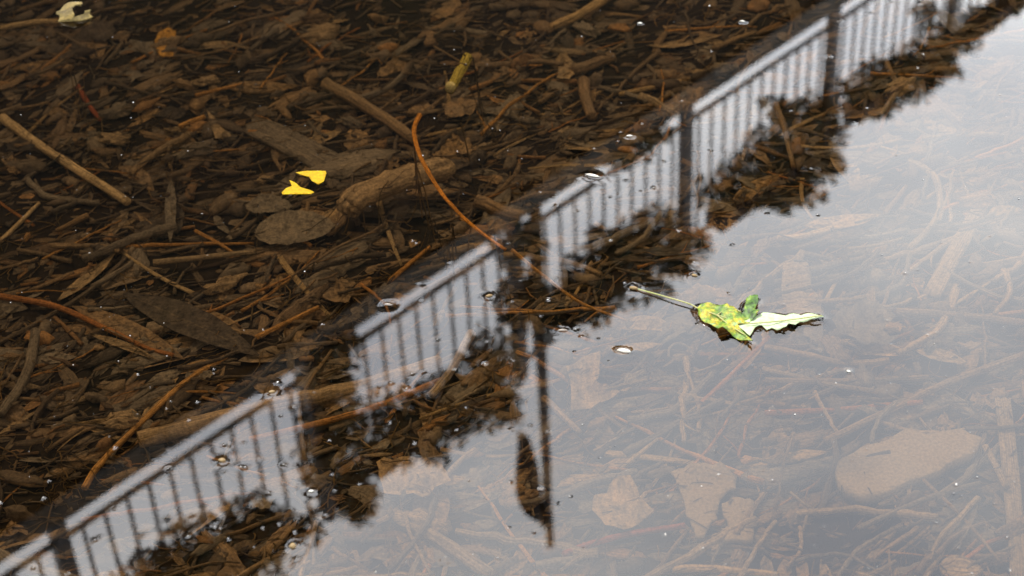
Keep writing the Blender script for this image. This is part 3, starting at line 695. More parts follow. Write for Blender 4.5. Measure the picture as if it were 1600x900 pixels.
def slab(name, a, b, wpx, mat, label, cat='bark', prof=P_BARK, thick=.004, curl=-.4, jag=.5, wob=.25, lump=.10, bend=-.02, fold=0, twist=0, lift=.003, sway=0, nx=14, ny=6, tilt=0.0):
    zc = top_z((a[0] + b[0]) / 2, (a[1] + b[1]) / 2, lift)
    A, Bq = at(*a, zc), at(*b, zc); ln = np.linalg.norm(Bq - A); c3 = (A + Bq) / 2
    # width px is measured across the piece in the picture: convert through the bed
    d2 = np.array([b[0] - a[0], b[1] - a[1]], float); d2 /= np.linalg.norm(d2); nrm = np.array([-d2[1], d2[0]]); m = ((a[0] + b[0]) / 2, (a[1] + b[1]) / 2)
    e1, e2 = at(m[0] + nrm[0] * wpx / 2, m[1] + nrm[1] * wpx / 2, zc), at(m[0] - nrm[0] * wpx / 2, m[1] - nrm[1] * wpx / 2, zc)
    ud = (Bq - A) / ln; w = abs(np.cross(ud[:2], (e2 - e1)[:2])) / 2
    sh = strip(ln, w, prof, nx, ny, thick, curl, fold, bend, twist, jag, wob, sway, lump)
    o = thing(name, sh, mat, label, cat); o.matrix_world = Matrix.Translation(c3) @ Matrix.Rotation(math.atan2(ud[1], ud[0]), 4, 'Z') @ Matrix.Rotation(tilt, 4, 'X'); return o
def rough_edge(pts, amt=.16):
    for it in range(2):
        out = []
        for i in range(len(pts)):
            a, b = np.array(pts[i], float), np.array(pts[(i + 1) % len(pts)], float); d = b - a
            out += [tuple(a), tuple((a + b) / 2 + np.array([-d[1], d[0]]) * rng.normal(0, amt * .5))]
        pts = out
    return pts
def outline(name, pts, mat, label, cat, z=None, amp=.012, scale=38, thick=.0, step=.006, lift=.004, seed=1.0):
    cx, cy = np.mean([p[0] for p in pts]), np.mean([p[1] for p in pts])
    if z is None: z = top_z(cx, cy, lift)
    pts = rough_edge(pts)
    W = [at(x, y, z) for x, y in pts]; o0 = at(cx, cy, z)
    poly = [(p[0] - o0[0], p[1] - o0[1]) for p in W]
    o = thing(name, sheet(poly, step, bumpy(scale, amp, seed), thick), mat, label, cat); o.location = tuple(o0); return o

exec_list = [
 ([(5, 188), (60, 228), (130, 275), (197, 320)], 15, 'straw', 'split straw coloured stem slanting alone over dark litter', 'straw_stem', 'stem', .9),
 ([(122, 138), (138, 164), (158, 190)], 9, 'red', 'short dark red stick poking up among litter', 'stick', 'stick', .8),
 ([(0, 465), (90, 482), (165, 515), (225, 545), (270, 558)], 10, 'twig_orange', 'long orange brown stick crossing a brown pointed leaf', 'stick', 'stick', .7),
 ([(0, 537), (60, 505), (145, 452), (200, 402), (240, 365)], 8, 'twig_dark', 'long blackened twig crossing the orange brown stick', 'twig', 'twig', .7),
 ([(132, 765), (150, 735), (185, 697), (245, 640), (300, 592), (358, 558)], 11, 'twig_orange', 'crooked orange red twig below the large blackened leaf', 'twig', 'twig', .75),
 ([(400, 530), (450, 505), (497, 482)], 9, 'twig_orange', 'short orange twig between large black leaf and railing reflection', 'twig', 'twig', .8),
 ([(218, 692), (330, 660), (480, 622), (580, 597), (690, 560)], 29, 'log_pale', 'thick smooth brown branch passing beneath the reflected railing', 'branch', 'branch', .8),
 ([(390, 690), (495, 665), (590, 637), (690, 596)], 11, 'twig_orange', 'reddish orange stick below the thick smooth branch', 'stick', 'stick', .9),
 ([(738, 523), (718, 560), (700, 592), (676, 622)], 15, 'wood_pale', 'yellowish broken stick end leaning on the reddish stick', 'stick', 'stick', .85),
 ([(745, 318), (780, 332), (818, 346)], 23, 'bark_brown', 'short brown log stub beside the long curved orange stem', 'log', 'log', .9),
 ([(510, 135), (575, 172), (650, 222)], 20, 'twig_brown', 'straight brown stick behind the fibrous plank', 'stick', 'stick', .9),
 ([(912, 130), (916, 158), (926, 186)], 19, 'bark_brown', 'stubby upright brown stick end with dark tip', 'stick', 'stick', .85),
 ([(895, 116), (925, 104), (957, 92)], 19, 'bark_brown', 'knobbly short brown stick beside a torn leaf', 'stick', 'stick', .8),
 ([(968, 149), (1020, 138), (1075, 125)], 9, 'straw', 'pale straight stem above the reflected railing', 'straw_stem', 'stem', .7),
 ([(860, 46), (905, 26), (952, -4)], 13, 'straw', 'frayed straw coloured stick running out of the water view', 'stick', 'stick', 1.2),
 ([(1000, 154), (1025, 163), (1062, 184)], 15, 'wood_pale', 'rounded tan stick end beside the railing reflection', 'stick', 'stick', .9),
 ([(262, 220), (276, 240), (290, 262)], 8, 'twig_orange', 'small straight orange stick standing at a slant', 'stick', 'stick', .8),
 ([(306, 151), (340, 142), (382, 132)], 7, 'twig_orange', 'thin orange splinter above the folded tan leaf', 'splinter', 'splinter', .7),
 ([(281, 201), (300, 193), (322, 186)], 9, 'twig_orange', 'short cut orange stick touching the folded tan leaf', 'stick', 'stick', .8),
 ([(388, 208), (420, 210), (454, 213)], 8, 'twig_orange', 'smooth orange rod resting on the fibrous plank', 'rod', 'stick', .9),
 ([(455, 227), (495, 216), (532, 204)], 6, 'straw', 'pale thin stem crossing the fibrous plank', 'straw_stem', 'stem', .7),
 ([(0, 46), (70, 36), (143, 40)], 9, 'straw', 'tan stem lying against the crumpled pale scrap', 'straw_stem', 'stem', .8),
 ([(635, 48), (660, 62), (690, 80), (722, 98)], 4, 'twig_brown', 'thin bare stalk ending at the olive reed stub', 'stalk', 'stalk', .7),
 ([(240, 412), (320, 404), (398, 395)], 10, 'wood_pale', 'pale jointed stick below the dark spindle leaf', 'stick', 'stick', .8),
 ([(305, 362), (335, 378), (364, 396)], 6, 'twig_orange', 'slender orange stick meeting the pale jointed stick', 'stick', 'stick', .8),
 ([(610, 440), (640, 415), (672, 388)], 9, 'twig_orange', 'orange flat stick just above the reflected coping', 'stick', 'stick', .6),
 ([(0, 380), (35, 345), (62, 318)], 8, 'straw', 'tan reed blade edge at an angle by grey leaves', 'reed', 'reed', .7),
 ([(145, 450), (200, 418), (225, 385), (240, 362)], 9, 'bark_grey', 'crooked grey twig with rough bark', 'twig', 'twig', .8),
 ([(0, 650), (30, 610), (48, 570), (58, 525)], 14, 'bark_grey', 'thick grey stick with bark peeling at its end', 'stick', 'stick', 1.2),
 ([(165, 640), (190, 615), (215, 590)], 12, 'twig_brown', 'stubby brown stick pointing at the orange red twig', 'stick', 'stick', 1.0),
 ([(925, 445), (935, 425), (948, 405)], 12, 'straw', 'short straw stub under the reflected plants', 'straw_stem', 'stem', .9),
 ([(1002, 360), (1030, 348), (1070, 335)], 8, 'twig_orange', 'orange twig end beneath reflected dark plants', 'twig', 'twig', .7),
 ([(930, 352), (990, 385), (1050, 402), (1095, 410)], 9, 'twig_brown', 'long brown stick beneath reflected dark plants', 'stick', 'stick', .8),
 ([(1212, 165), (1225, 200), (1240, 262)], 10, 'bark_brown', 'brown upright stick beneath the reflected leafy wisps', 'stick', 'stick', .7),
 ([(1380, 90), (1392, 118), (1403, 135)], 10, 'bark_brown', 'short brown stub in the dark leafy reflection', 'stick', 'stick', .8),
 ([(1412, 133), (1395, 155), (1375, 182)], 10, 'wood_pale', 'tan stick crossing from dark reflection into sky reflection', 'stick', 'stick', .8),
 ([(1420, 255), (1448, 268), (1465, 292), (1467, 330), (1448, 362), (1418, 390)], 12, 'wood_pale', 'stout bow shaped pale twig under the sky reflection', 'twig', 'twig', .8),
 ([(1360, 225), (1430, 246), (1505, 272)], 4, 'straw', 'thin straight pale stalk above the bow shaped twig', 'stalk', 'stalk', .8),
 ([(1400, 490), (1500, 496), (1605, 508)], 14, 'twig_brown', 'long level brown stick beyond the tip of green leaf', 'stick', 'stick', .9),
 ([(1195, 545), (1255, 556), (1320, 570), (1388, 566)], 10, 'twig_brown', 'gently curved stick below the floating green leaf', 'stick', 'stick', 1.1),
 ([(1195, 597), (1320, 597), (1450, 592)], 12, 'twig_brown', 'long straight stick second below the floating green leaf', 'stick', 'stick', .8),
 ([(1195, 647), (1330, 640), (1442, 629)], 10, 'twig_orange', 'pinkish long stick with a short side shoot', 'stick', 'stick', .8),
 ([(1290, 692), (1400, 640), (1480, 602), (1605, 556)], 13, 'twig_brown', 'very long slanting stick beside the round grey slab', 'stick', 'stick', .9),
 ([(1340, 828), (1400, 800), (1455, 778), (1532, 756)], 10, 'bark_grey', 'grey crooked stick below the round grey slab', 'stick', 'stick', .8),
 ([(1440, 748), (1490, 795), (1530, 838), (1562, 878)], 6, 'twig_brown', 'thin slanting twig crossing below the round grey slab', 'twig', 'twig', .8),
 ([(880, 868), (940, 846), (1000, 832), (1070, 822)], 11, 'red', 'pinkish red stick pointing at the torn bark plate', 'stick', 'stick', .9),
 ([(1088, 638), (1140, 590), (1202, 528)], 8, 'twig_orange', 'slanting pinkish stick rising to the floating green leaf', 'stick', 'stick', .8),
 ([(850, 625), (875, 648), (908, 678)], 12, 'twig_brown', 'brown stick end behind the reflected flagpole', 'stick', 'stick', .8),
 ([(928, 636), (960, 660), (992, 682)], 8, 'twig_brown', 'short slanting stick by the square pale flake', 'stick', 'stick', .8),
 ([(1050, 892), (1120, 893), (1215, 902)], 14, 'straw', 'broad orange tan stem along the lower litter', 'straw_stem', 'stem', .9),
 ([(632, 822), (690, 850), (770, 905)], 24, 'wood_pale', 'thick pale branch below the round reddish leaf', 'branch', 'branch', .9),
 ([(1538, 700), (1555, 730), (1572, 765)], 11, 'wood_pale', 'bright tan rod beside the upright plank', 'rod', 'stick', .9),
 ([(1375, 792), (1400, 775), (1420, 760)], 10, 'wood_pale', 'short tan peg below the round grey slab', 'peg', 'stick', .9),
 ([(1045, 560), (1046, 545), (1060, 537), (1078, 545), (1084, 560)], 5, 'bark_grey', 'small hooped root curled on the litter', 'root', 'root', .8),
 ([(1215, 375), (1250, 372), (1295, 360)], 10, 'straw', 'pale stem tip with rounded end under sky reflection', 'straw_stem', 'stem', 1.1),
 ([(1325, 390), (1370, 384), (1412, 373)], 6, 'wood_pale', 'slim pale splinter below the bow shaped twig', 'splinter', 'splinter', .8),
 ([(450, 170), (480, 160), (535, 145)], 8, 'twig_dark', 'black twig across the end of fibrous plank', 'twig', 'twig', .7),
 ([(555, 160), (600, 145), (632, 122)], 11, 'bark_grey', 'grey forked stick over brown leaves', 'stick', 'stick', .8),
 ([(1320, 22), (1335, -5), (1345, -20)], 9, 'bark_brown', 'brown stick end at edge of the dark reflection', 'stick', 'stick', .8),
]
for pts, w, mt, lab, nm, cat, tp in exec_list: stick(nm, pts, w, mt, lab, cat, tp)
stick('stem', [(656, 181), (647, 203), (652, 235), (668, 268), (690, 302), (716, 332), (748, 360), (790, 390)], 8, 'stem_orange', 'long curved bright orange stem arching over a brown log', 'stem', .6, z=[-.012, -.016, -.02, -.026, -.03], rough=.22)
stick('stem', [(800, 392), (850, 432), (905, 472), (978, 502)], 6, 'twig_orange', 'thin reddish stem between two reflected railing panels', 'stem', .7, z=[-.02, -.016, -.02], rough=.15)
# olive reed stub with a pale cut end
rd = stick('reed_stub', [(732, 93), (722, 112), (704, 146)], 17, 'olive', 'stubby olive reed with a pale cut end', 'reed', .95, z=[-.02, -.024, -.03], rough=.03)
q = at(703.2, 147.5, -.030) - at(732, 93, -.02); e = at(705, 143, -.030) - at(732, 93, -.02)
r_ = 8.6 * 2.1 / FPX
obj('cut_end', mesh_of('cut_end', tube([e, q], [r_, r_ * .9], 9), 'tip'), rd).location = (0, 0, .004)

stick('log', [(546, 350), (552, 347), (570, 339), (620, 320), (665, 304), (700, 291), (706, 289)], 46, 'log_pale', 'wide rounded brown log lying under the curved orange stem', 'log', 1.0, rough=.05, n=16, flat=.75, lift=.012, ends=True)
slab('plank', (393, 188), (535, 262), 36, 'bark_grey', 'flat fibrous plank with lengthwise cracks', 'plank', P_FLAT, .006, -.05, .5, .10, .03, lift=.008)
slab('bark_piece', (478, 262), (620, 232), 40, 'bark_grey', 'broad grey bark sheet next to the yellow leaf scraps', 'bark', P_CHIP, .004, -.25, .5)
slab('leaf', (192, 455), (404, 552), 56, 'leaf_dark', 'large blackened lanceolate leaf, the biggest dark one', 'leaf', P_LEAF, 0, 0, .0, .05, .05, -.015, .08, .1, .012)
slab('leaf', (112, 474), (288, 558), 34, 'leaf_brown', 'brown pointed leaf lying under a long orange stick', 'leaf', P_LEAF, 0, 0, .0, .08, .06, -.02, .15, .1, .006)
slab('leaf', (292, 478), (392, 522), 20, 'leaf_brown', 'narrow brown leaf behind the large blackened leaf', 'leaf', P_LEAF, 0, 0, 0, .08, .06, -.02, .2, .1, .006)
slab('leaf', (140, 520), (245, 560), 14, 'leaf_tan', 'tan leaf edge beneath the brown pointed leaf', 'leaf', P_LEAF, 0, 0, 0, .08, .06, -.02, .2, .1, .006)
slab('leaf', (267, 278), (266, 378), 21, 'leaf_grey', 'dark spindle shaped leaf standing out end on', 'leaf', P_LEAF, 0, 0, 0, .06, .05, -.01, .1, .0, .010)
slab('leaf', (398, 362), (522, 352), 52, 'leaf_grey', 'wide grey oval leaf below the yellow leaf scraps', 'leaf', P_OVATE, 0, 0, .1, .10, .07, -.03, .08, .1, .008)
slab('leaf', (384, 318), (458, 322), 30, 'leaf_grey', 'small crinkled grey leaf touching the wide grey oval leaf', 'leaf', P_OVATE, 0, 0, .1, .2, .15, -.03, .08, .1, .006)
slab('leaf', (165, 62), (150, 30), 40, 'leaf_dark', 'dark folded leaf near the crumpled pale scrap', 'leaf', P_OVATE, 0, 0, .1, .1, .07, -.03, .1, .2, .006)
outline('leaf', [(178, 75), (205, 63), (238, 66), (245, 82), (240, 98), (262, 112), (235, 122), (205, 128), (192, 118), (190, 98), (180, 88)], 'leaf_grey', 'broad grey leaf sheet beside the orange leaf scrap', 'leaf', lift=.008)
outline('leaf', [(62, 88), (95, 70), (120, 55), (165, 38), (160, 55), (130, 72), (140, 85), (100, 93)], 'leaf_dark', 'slate dark leaf strip below the pale scrap', 'leaf', lift=.004)
outline('leaf', [(247, 50), (262, 48), (276, 52), (275, 62), (268, 68), (270, 80), (280, 84), (276, 92), (262, 92), (250, 86), (244, 75), (241, 64)], 'leaf_orange', 'orange brown round leaf scrap on grey leaf', 'leaf', lift=.012)
outline('leaf', [(321, 170), (333, 180), (362, 212), (336, 217), (326, 196)], 'leaf_tan', 'folded tan leaf with one sharp triangular flap', 'leaf', lift=.014, amp=.003)
outline('leaf', [(309, 208), (326, 198), (336, 218), (340, 232), (318, 226)], 'leaf_tan', 'small tan leaf flap tucked under the folded one', 'leaf', lift=.006, amp=.003)
outline('leaf', [(868, 90), (885, 86), (900, 96), (898, 112), (890, 124), (870, 122), (873, 104)], 'leaf_tan', 'torn tan leaf scrap beside the knobbly stick', 'leaf', lift=.010)
outline('leaf', [(620, 160), (640, 148), (662, 152), (680, 166), (660, 178), (634, 176)], 'leaf_brown', 'brown lobed leaf scrap over the reed stub end', 'leaf', lift=.006)
outline('leaf', [(690, 160), (720, 150), (745, 155), (740, 172), (715, 182), (695, 176)], 'leaf_brown', 'brown crinkled leaf just below the olive reed', 'leaf', lift=.006)
outline('leaf', [(672, 20), (690, 2), (715, -6), (722, 6), (705, 22), (685, 30)], 'leaf_brown', 'flat brown leaf sunk above the olive reed', 'leaf', lift=.008)
outline('bark_piece', [(1310, 757), (1305, 738), (1322, 714), (1370, 689), (1430, 672), (1500, 667), (1534, 682), (1528, 700), (1480, 724), (1420, 750), (1375, 772), (1336, 772)], 'speckled', 'large rounded speckled slab of bark under sky reflection', 'bark', lift=.012, thick=.012, amp=.006, scale=22, step=.008)
slab('lath', (1532, 322), (1456, 456), 25, 'wood_pale', 'pale flat lath lying across brown litter', 'lath', P_FLAT, .006, 0, .3, .06, .02, lift=.010)
slab('plank', (1568, 615), (1596, 905), 26, 'wood_pale', 'upright pale plank beside the bright tan rod', 'plank', P_FLAT, .008, 0, .3, .06, .02, lift=.010)
outline('bark_piece', [(1048, 736), (1075, 728), (1100, 732), (1125, 728), (1152, 740), (1150, 762), (1130, 772), (1122, 790), (1120, 812), (1100, 838), (1086, 838), (1078, 812), (1070, 785), (1062, 762)], 'speckled', 'torn pale bark plate with a tapered lower end', 'bark', lift=.012, thick=.004)
outline('wood_chip', [(1128, 782), (1150, 776), (1178, 782), (1176, 842), (1130, 845)], 'speckled', 'square pale wood block beside the torn bark plate', 'wood', lift=.008, thick=.006)
outline('wood_chip', [(1112, 832), (1124, 826), (1130, 842), (1124, 858), (1112, 856)], 'wood_pale', 'small rounded wood chip below the square block', 'wood', lift=.012, thick=.004)
outline('leaf', [(884, 572), (910, 560), (938, 556), (934, 590), (926, 606), (996, 606), (950, 622), (892, 640)], 'leaf_tan', 'square pale leaf flake beside the white petal', 'leaf', lift=.012)
outline('leaf', [(945, 540), (975, 535), (1035, 536), (1005, 546), (970, 552)], 'leaf_tan', 'slim pale leaf directly under the white petal', 'leaf', lift=.012)
outline('bark_piece', [(1224, 410), (1245, 404), (1262, 418), (1270, 450), (1288, 490), (1262, 505), (1228, 500), (1222, 455)], 'wood_pale', 'pale oval wood plate behind the floating green leaf', 'bark', lift=.012, thick=.004)
outline('leaf', [(1300, 500), (1315, 480), (1350, 474), (1402, 490), (1380, 512), (1405, 525), (1380, 536), (1345, 535), (1310, 520)], 'leaf_grey', 'broad torn leaf just past the green leaf tip', 'leaf', lift=.012)
outline('leaf', [(1248, 498), (1285, 505), (1290, 540), (1282, 552), (1265, 540)], 'leaf_grey', 'narrow upright leaf flap under the green leaf tip', 'leaf', lift=.010)
slab('leaf', (1430, 546), (1512, 566), 22, 'leaf_tan', 'pale pointed leaf below the long level stick', 'leaf', P_LEAF, 0, 0, 0, .1, .06, -.02, .1, 0, .010)
slab('leaf', (672, 760), (676, 832), 58, 'leaf_brown', 'round reddish brown leaf under sky reflection', 'leaf', P_OVATE, 0, 0, 0, .06, .04, -.03, .03, 0, .012)
slab('bark_piece', (1100, 650), (1185, 636), 20, 'wood_pale', 'boat shaped tan bark flake beneath the green leaf', 'bark', P_CHIP, .003, -.4, .2, .1, .04, lift=.008)
outline('leaf', [(930, 770), (960, 752), (985, 748), (1022, 798), (975, 830), (945, 820), (925, 795)], 'leaf_tan', 'wide pale leaf between flagpole and torn bark plate', 'leaf', lift=.010)
outline('leaf', [(588, 722), (640, 712), (690, 722), (705, 750), (660, 775), (600, 770)], 'leaf_tan', 'wide tan leaf beside the reflected hanging plant', 'leaf', lift=.010)
slab('bark_piece', (1470, 880), (1535, 888), 36, 'wood_pale', 'pale knotted wood disc on the lower litter', 'wood', P_OVATE, .008, -.1, .1, .1, .05, lift=.010)
# crumpled pale scrap: dented half tube with a gaping mouth
zc = .001; sc0 = at(118, 24, zc)
NU, NV = 16, 14; sv, su = [], []
for i in range(NU + 1):
    t = i / NU
    for j in range(NV + 1):
        a = R(-25) + R(230) * j / NV; r = .0135 * (.75 + .35 * math.sin(math.pi * t)) * (1 + .35 * mnoise.noise(Vector((t * 3.1, j * .35, 2))))
        sv.append(((t - .5) * .042 + .006 * mnoise.noise(Vector((j * .4, t * 2, 7))), r * math.cos(a), r * math.sin(a) * .8)); su.append((t * .05, j / NV))
sf = [(i * (NV + 1) + j, (i + 1) * (NV + 1) + j, (i + 1) * (NV + 1) + j + 1, i * (NV + 1) + j + 1) for i in range(NU) for j in range(NV) if not (i > 8 and 3 < j < 7) and not (i > 12 and j < 5) and not (7 < i < 13 and 4 < j < 8)]
scr = empty('crumpled_scrap', tuple(sc0), 'crumpled pale cream scrap with a dark open mouth', 'scrap'); scr.rotation_euler = (R(50), R(-8), R(12))
o = obj('shell', mesh_of('shell', (np.array(sv), sf, np.array(su)), 'scrap', False), scr)
md = o.modifiers.new('thickness', 'SOLIDIFY'); md.thickness = .0008

# later arrivals lie over the pieces above
bpy.context.view_layer.update()
for o in list(col.objects):
    if o.name in before or o.type != 'MESH': continue
    A = np.array(o.matrix_world); v = np.empty(len(o.data.vertices) * 3); o.data.vertices.foreach_get('co', v); v = v.reshape(-1, 3) @ A[:3, :3].T + A[:3, 3]
    for p in v:
        if X0 < p[0] < X1 and Y0 < p[1] < Y1 and p[2] < -.005:
            a, b = hidx(p[0], p[1]); hm[a, b] = max(hm[a, b], p[2]); hmask[max(a - 1, 0):a + 2, max(b - 1, 0):b + 2] = True
CEIL = -.014
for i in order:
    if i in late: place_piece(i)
# fibres and small bits washed on top
fib = []
for _ in range(1900):
    cx, cy, px, py = rand_in_view(80)
    ln = U(.01, .06); a = yaw_(); seg = 5; z0 = hm[hidx(cx, cy)] + .002
    pts = [(cx, cy, z0)]
    for k in range(seg):
        a += rng.normal(0, .35); q = pts[-1]; nx_, ny_ = q[0] + math.cos(a) * ln / seg, q[1] + math.sin(a) * ln / seg
        pts.append((nx_, ny_, min(CEIL, .5 * q[2] + .5 * (hm[hidx(nx_, ny_)] + .0015))))
    fib.append(tube(pts, U(.0003, .0009), 4, 0, False))
# fuzzy algae-like root mats in the upper part of the bed
for (mx_, my_, nr, sp) in [(450, 60, 260, 150), (560, 30, 160, 120), (180, 160, 160, 70), (600, 160, 120, 80), (320, 150, 120, 70), (560, 390, 90, 60), (300, 880, 160, 60), (60, 640, 80, 60), (740, 70, 120, 90), (160, 100, 90, 80)]:
    for _ in range(nr):
        px, py = rng.normal(mx_, sp), rng.normal(my_, sp * .45); cx, cy, _z = at(px, py, -.05)
        if not (X0 < cx < X1 and Y0 < cy < Y1): continue
        a = rng.random() * 6.3; ln = U(.008, .03); pts = [(cx, cy, hm[hidx(cx, cy)] + .001)]
        for k in range(4):
            a += rng.normal(0, .7); q = pts[-1]; pts.append((q[0] + math.cos(a) * ln / 4, q[1] + math.sin(a) * ln / 4, min(CEIL, q[2] + rng.normal(.0006, .0015))))
        fib.append(tube(pts, U(.0002, .0005), 3, 0, False))
small = []
for _ in range(2600):
    x, y, px, py = rand_in_view(60); ln = U(.006, .022)
    if hmask[hidx(x, y)] and rng.random() < .75: continue
    if rng.random() < .6: ln *= 1.5; r = U(.0004, .0015); small.append(xform(twig_shape(ln, r, 5, 2, .1, .8, False), settle(x, y, yaw_(), ln, r, r * 2, .2)))
    else: w = U(.0015, .005); small.append(xform(strip(ln, w, P_CHIP, 2, 2, .001, curl=U(-.4, .2), jag=.6, wob=.5), settle(x, y, yaw_(), ln, w * 2, .001, .2)))
o = thing('root_fibres', join(fib), 'fibre', 'hair thin brown root fibres tangled over the litter', 'fibres'); o['kind'] = 'stuff'
o = thing('small_debris', join(small), 'mixed', 'tiny chips and twig ends strewn over the litter', 'debris'); o['kind'] = 'stuff'

# ------------------------------------------------------------------ things afloat; outlines collected for the meniscus
FLOAT = []      # (world xy points of the outline, height of the water against it)
def afloat_sheet(name, pts, mat, label, cat, z=.0012, amp=.0015, scale=80, thick=.0006, step=.004, parent=None, origin=None, men=.0010, seed=2.0, tiltf=None):
    W = np.array([at(x, y, z) for x, y in pts]); o0 = W.mean(0) if origin is None else np.array(origin)
    poly = [(p[0] - o0[0], p[1] - o0[1]) for p in W]
    nzf = bumpy(scale, amp, seed); zf = (lambda x, y: nzf(x, y) + (tiltf(x, y) if tiltf else 0)) 
    o = thing(name, sheet(poly, step, zf, thick), mat, label, cat, parent=parent); o.location = tuple(o0) if parent is None else (0, 0, z - 0)
    if men: FLOAT.append((W[:, :2], men))
    return o
afloat_sheet('yellow_leaf', [(462, 269), (480, 267), (509, 267), (510, 270), (506, 283), (497, 288), (487, 282), (483, 276), (470, 273)], 'yellow', 'bright yellow leaf scrap with a wide square edge', 'leaf', z=.001, amp=.0008, men=.0002)
afloat_sheet('yellow_leaf', [(452, 281), (461, 285), (469, 292), (482, 296), (491, 300), (486, 303), (441, 303), (440, 300), (447, 294), (456, 291)], 'yellow', 'bright yellow leaf scrap with a pointed stub', 'leaf', z=.001, amp=.0008, men=.0002)
LB = at(1130, 498, 0.0)
lf = empty('maple_leaf', tuple(LB), 'crumpled green and yellow leaf floating on the water with long stalk', 'leaf')
blade = [(1090, 480), (1096, 475), (1110, 473), (1124, 476), (1136, 478), (1150, 482), (1160, 486), (1163, 478), (1166, 470), (1172, 467), (1178, 462), (1184, 464), (1185, 470), (1180, 480), (1187, 489), (1178, 497), (1168, 503), (1152, 507), (1158, 516), (1168, 523), (1176, 533), (1166, 530), (1158, 529), (1146, 521), (1134, 516), (1122, 513), (1108, 504), (1097, 498), (1091, 489)]
bl = afloat_sheet('blade', blade, 'green_leaf', None, None, z=.0058, amp=.0055, scale=70, step=.003, parent=lf, origin=LB, men=.0017, seed=4.0, tiltf=lambda x, y: .0025 * mnoise.noise(Vector((x * 190, y * 190, 3))))
pale = [(1150, 510), (1164, 501), (1178, 494), (1192, 490), (1215, 490), (1228, 492), (1240, 490), (1252, 492), (1264, 489), (1288, 493), (1270, 497), (1262, 501), (1250, 502), (1243, 508), (1232, 507), (1228, 512), (1214, 515), (1206, 511), (1198, 514), (1190, 507), (1180, 511), (1172, 526), (1162, 516)]
afloat_sheet('turned_lobe', pale, 'pale_leaf', None, None, z=.004, amp=.0025, scale=60, step=.003, parent=lf, origin=LB, men=.0017, seed=7.0, tiltf=lambda x, y: .0010 * mnoise.noise(Vector((x * 190, y * 190, 8))))
PTL = np.array([at(994, 451, .0015), at(1020, 458, .002), at(1055, 468, .003), at(1080, 476, .003), at(1098, 487, .003)]) - LB
obj('stalk', mesh_of('stalk', tube(smooth_path(PTL, 4), .00068, 8, .05), 'petiole'), lf)
tp = at(990, 450, .002) - LB
obj('stalk_end', mesh_of('stalk_end', tube([tp + [-.004, .001, 0], tp, tp + [.004, -.0015, 0]], [.0012, .0020, .0011], 8, .1), 'insect'), lf)
for vx in ([(1165, 506), (1215, 502), (1284, 493)], [(1092, 484), (1120, 492), (1150, 503)], [(1120, 492), (1140, 482), (1158, 487)], [(1120, 492), (1140, 508), (1165, 524)]):
    pts = np.array([at(x, y, .006) for x, y in vx]) - LB
    obj('vein', mesh_of('vein', tube(smooth_path(pts, 4), .0006, 5), 'petiole'), lf)
FLOAT.append((np.array([at(x, y, 0)[:2] for x, y in ((984, 450), (988, 447), (994, 448), (996, 452), (990, 454))]), .0016))
small_floats = [((975, 548), 11, 4, 'petal', 'white_petal', 'small white petal floating below the green leaf', 'petal', .0006),
 ((926, 274), 13, 3, 'petal', 'floating_seed', 'pale seed husk floating on the railing reflection', 'seed', .0008), ((1326, 580), 3.5, 2, 'petal', 'white_fleck', 'tiny white fleck under the long curved stick reflection', 'fleck', .0005),
 ((347, 719), 6, 4, 'insect', 'floating_seed', 'tan seed floating among reflected railing bars', 'seed', .0005), ((457, 853), 5, 5, 'insect', 'floating_seed', 'tan seed with ripples at the dark plant reflection edge', 'seed', .0005),
 ((1000, 36), 5, 2, 'petal', 'white_fleck', 'small white fleck in dark water beyond the railing', 'fleck', .0006), ((1160, 33), 6, 2, 'petal', 'white_fleck', 'white fleck above the reflected railing panel', 'fleck', .0006),
 ((984, 212), 6, 2, 'petal', 'white_fleck', 'white fleck beside the reflected railing post', 'fleck', .0004), ((607, 476), 6, 3, 'dark_bit', 'bark_crumb', 'dark crumb denting the reflected railing foot', 'crumb', -.0005),
 ((425, 612), 5, 3, 'insect', 'floating_seed', 'small seed near the reflected coping line', 'seed', .0006), ((879, 516), 8, 2.5, 'dark_bit', 'bark_crumb', 'thin black crumb beside the reflected flagpole', 'crumb', .0010),
 ((1085, 430), 5, 3, 'insect', 'floating_seed', 'yellowish seed by the dark plant reflection', 'seed', .0005), ((486, 767), 4, 2, 'petal', 'white_fleck', 'white fleck next to the reflected hanging plant', 'fleck', .0004),
 ((764, 462), 6, 3, 'insect', 'floating_seed', 'brown seed at a railing panel edge', 'seed', .0005)]
for (px, py), a, b, mt, nm, lab, cat, men in small_floats:
    c3 = at(px, py, .0008); r1, r2 = a * 1.8 / FPX, b * 1.8 / FPX
    n = 12; ring = [(r1 * math.cos(2 * math.pi * i / n) * (1 + .2 * (rng.random() - .5)), r2 * math.sin(2 * math.pi * i / n) * (1 + .3 * (rng.random() - .5))) for i in range(n)]
    V = [(x, y, 0) for x, y in ring] + [(x * .6, y * .6, r2 * .55) for x, y in ring] + [(0, 0, r2 * .7)] + [(x * .7, y * .7, -r2 * .3) for x, y in ring]
    F = [(i, (i + 1) % n, n + (i + 1) % n, n + i) for i in range(n)] + [(n + i, n + (i + 1) % n, 2 * n) for i in range(n)] + [(2 * n + 1 + i, 2 * n + 1 + (i + 1) % n, (i + 1) % n, i) for i in range(n)]
    yw = rng.normal(-.2, .3)
    o = thing(nm, (np.array(V), F, np.array(V)[:, :2]), mt, lab, cat); o.location = tuple(c3); o.rotation_euler = (0, 0, yw)
    FLOAT.append((np.array([(c3[0] + x * math.cos(yw) - y * math.sin(yw), c3[1] + x * math.sin(yw) + y * math.cos(yw)) for x, y in ring]), men))
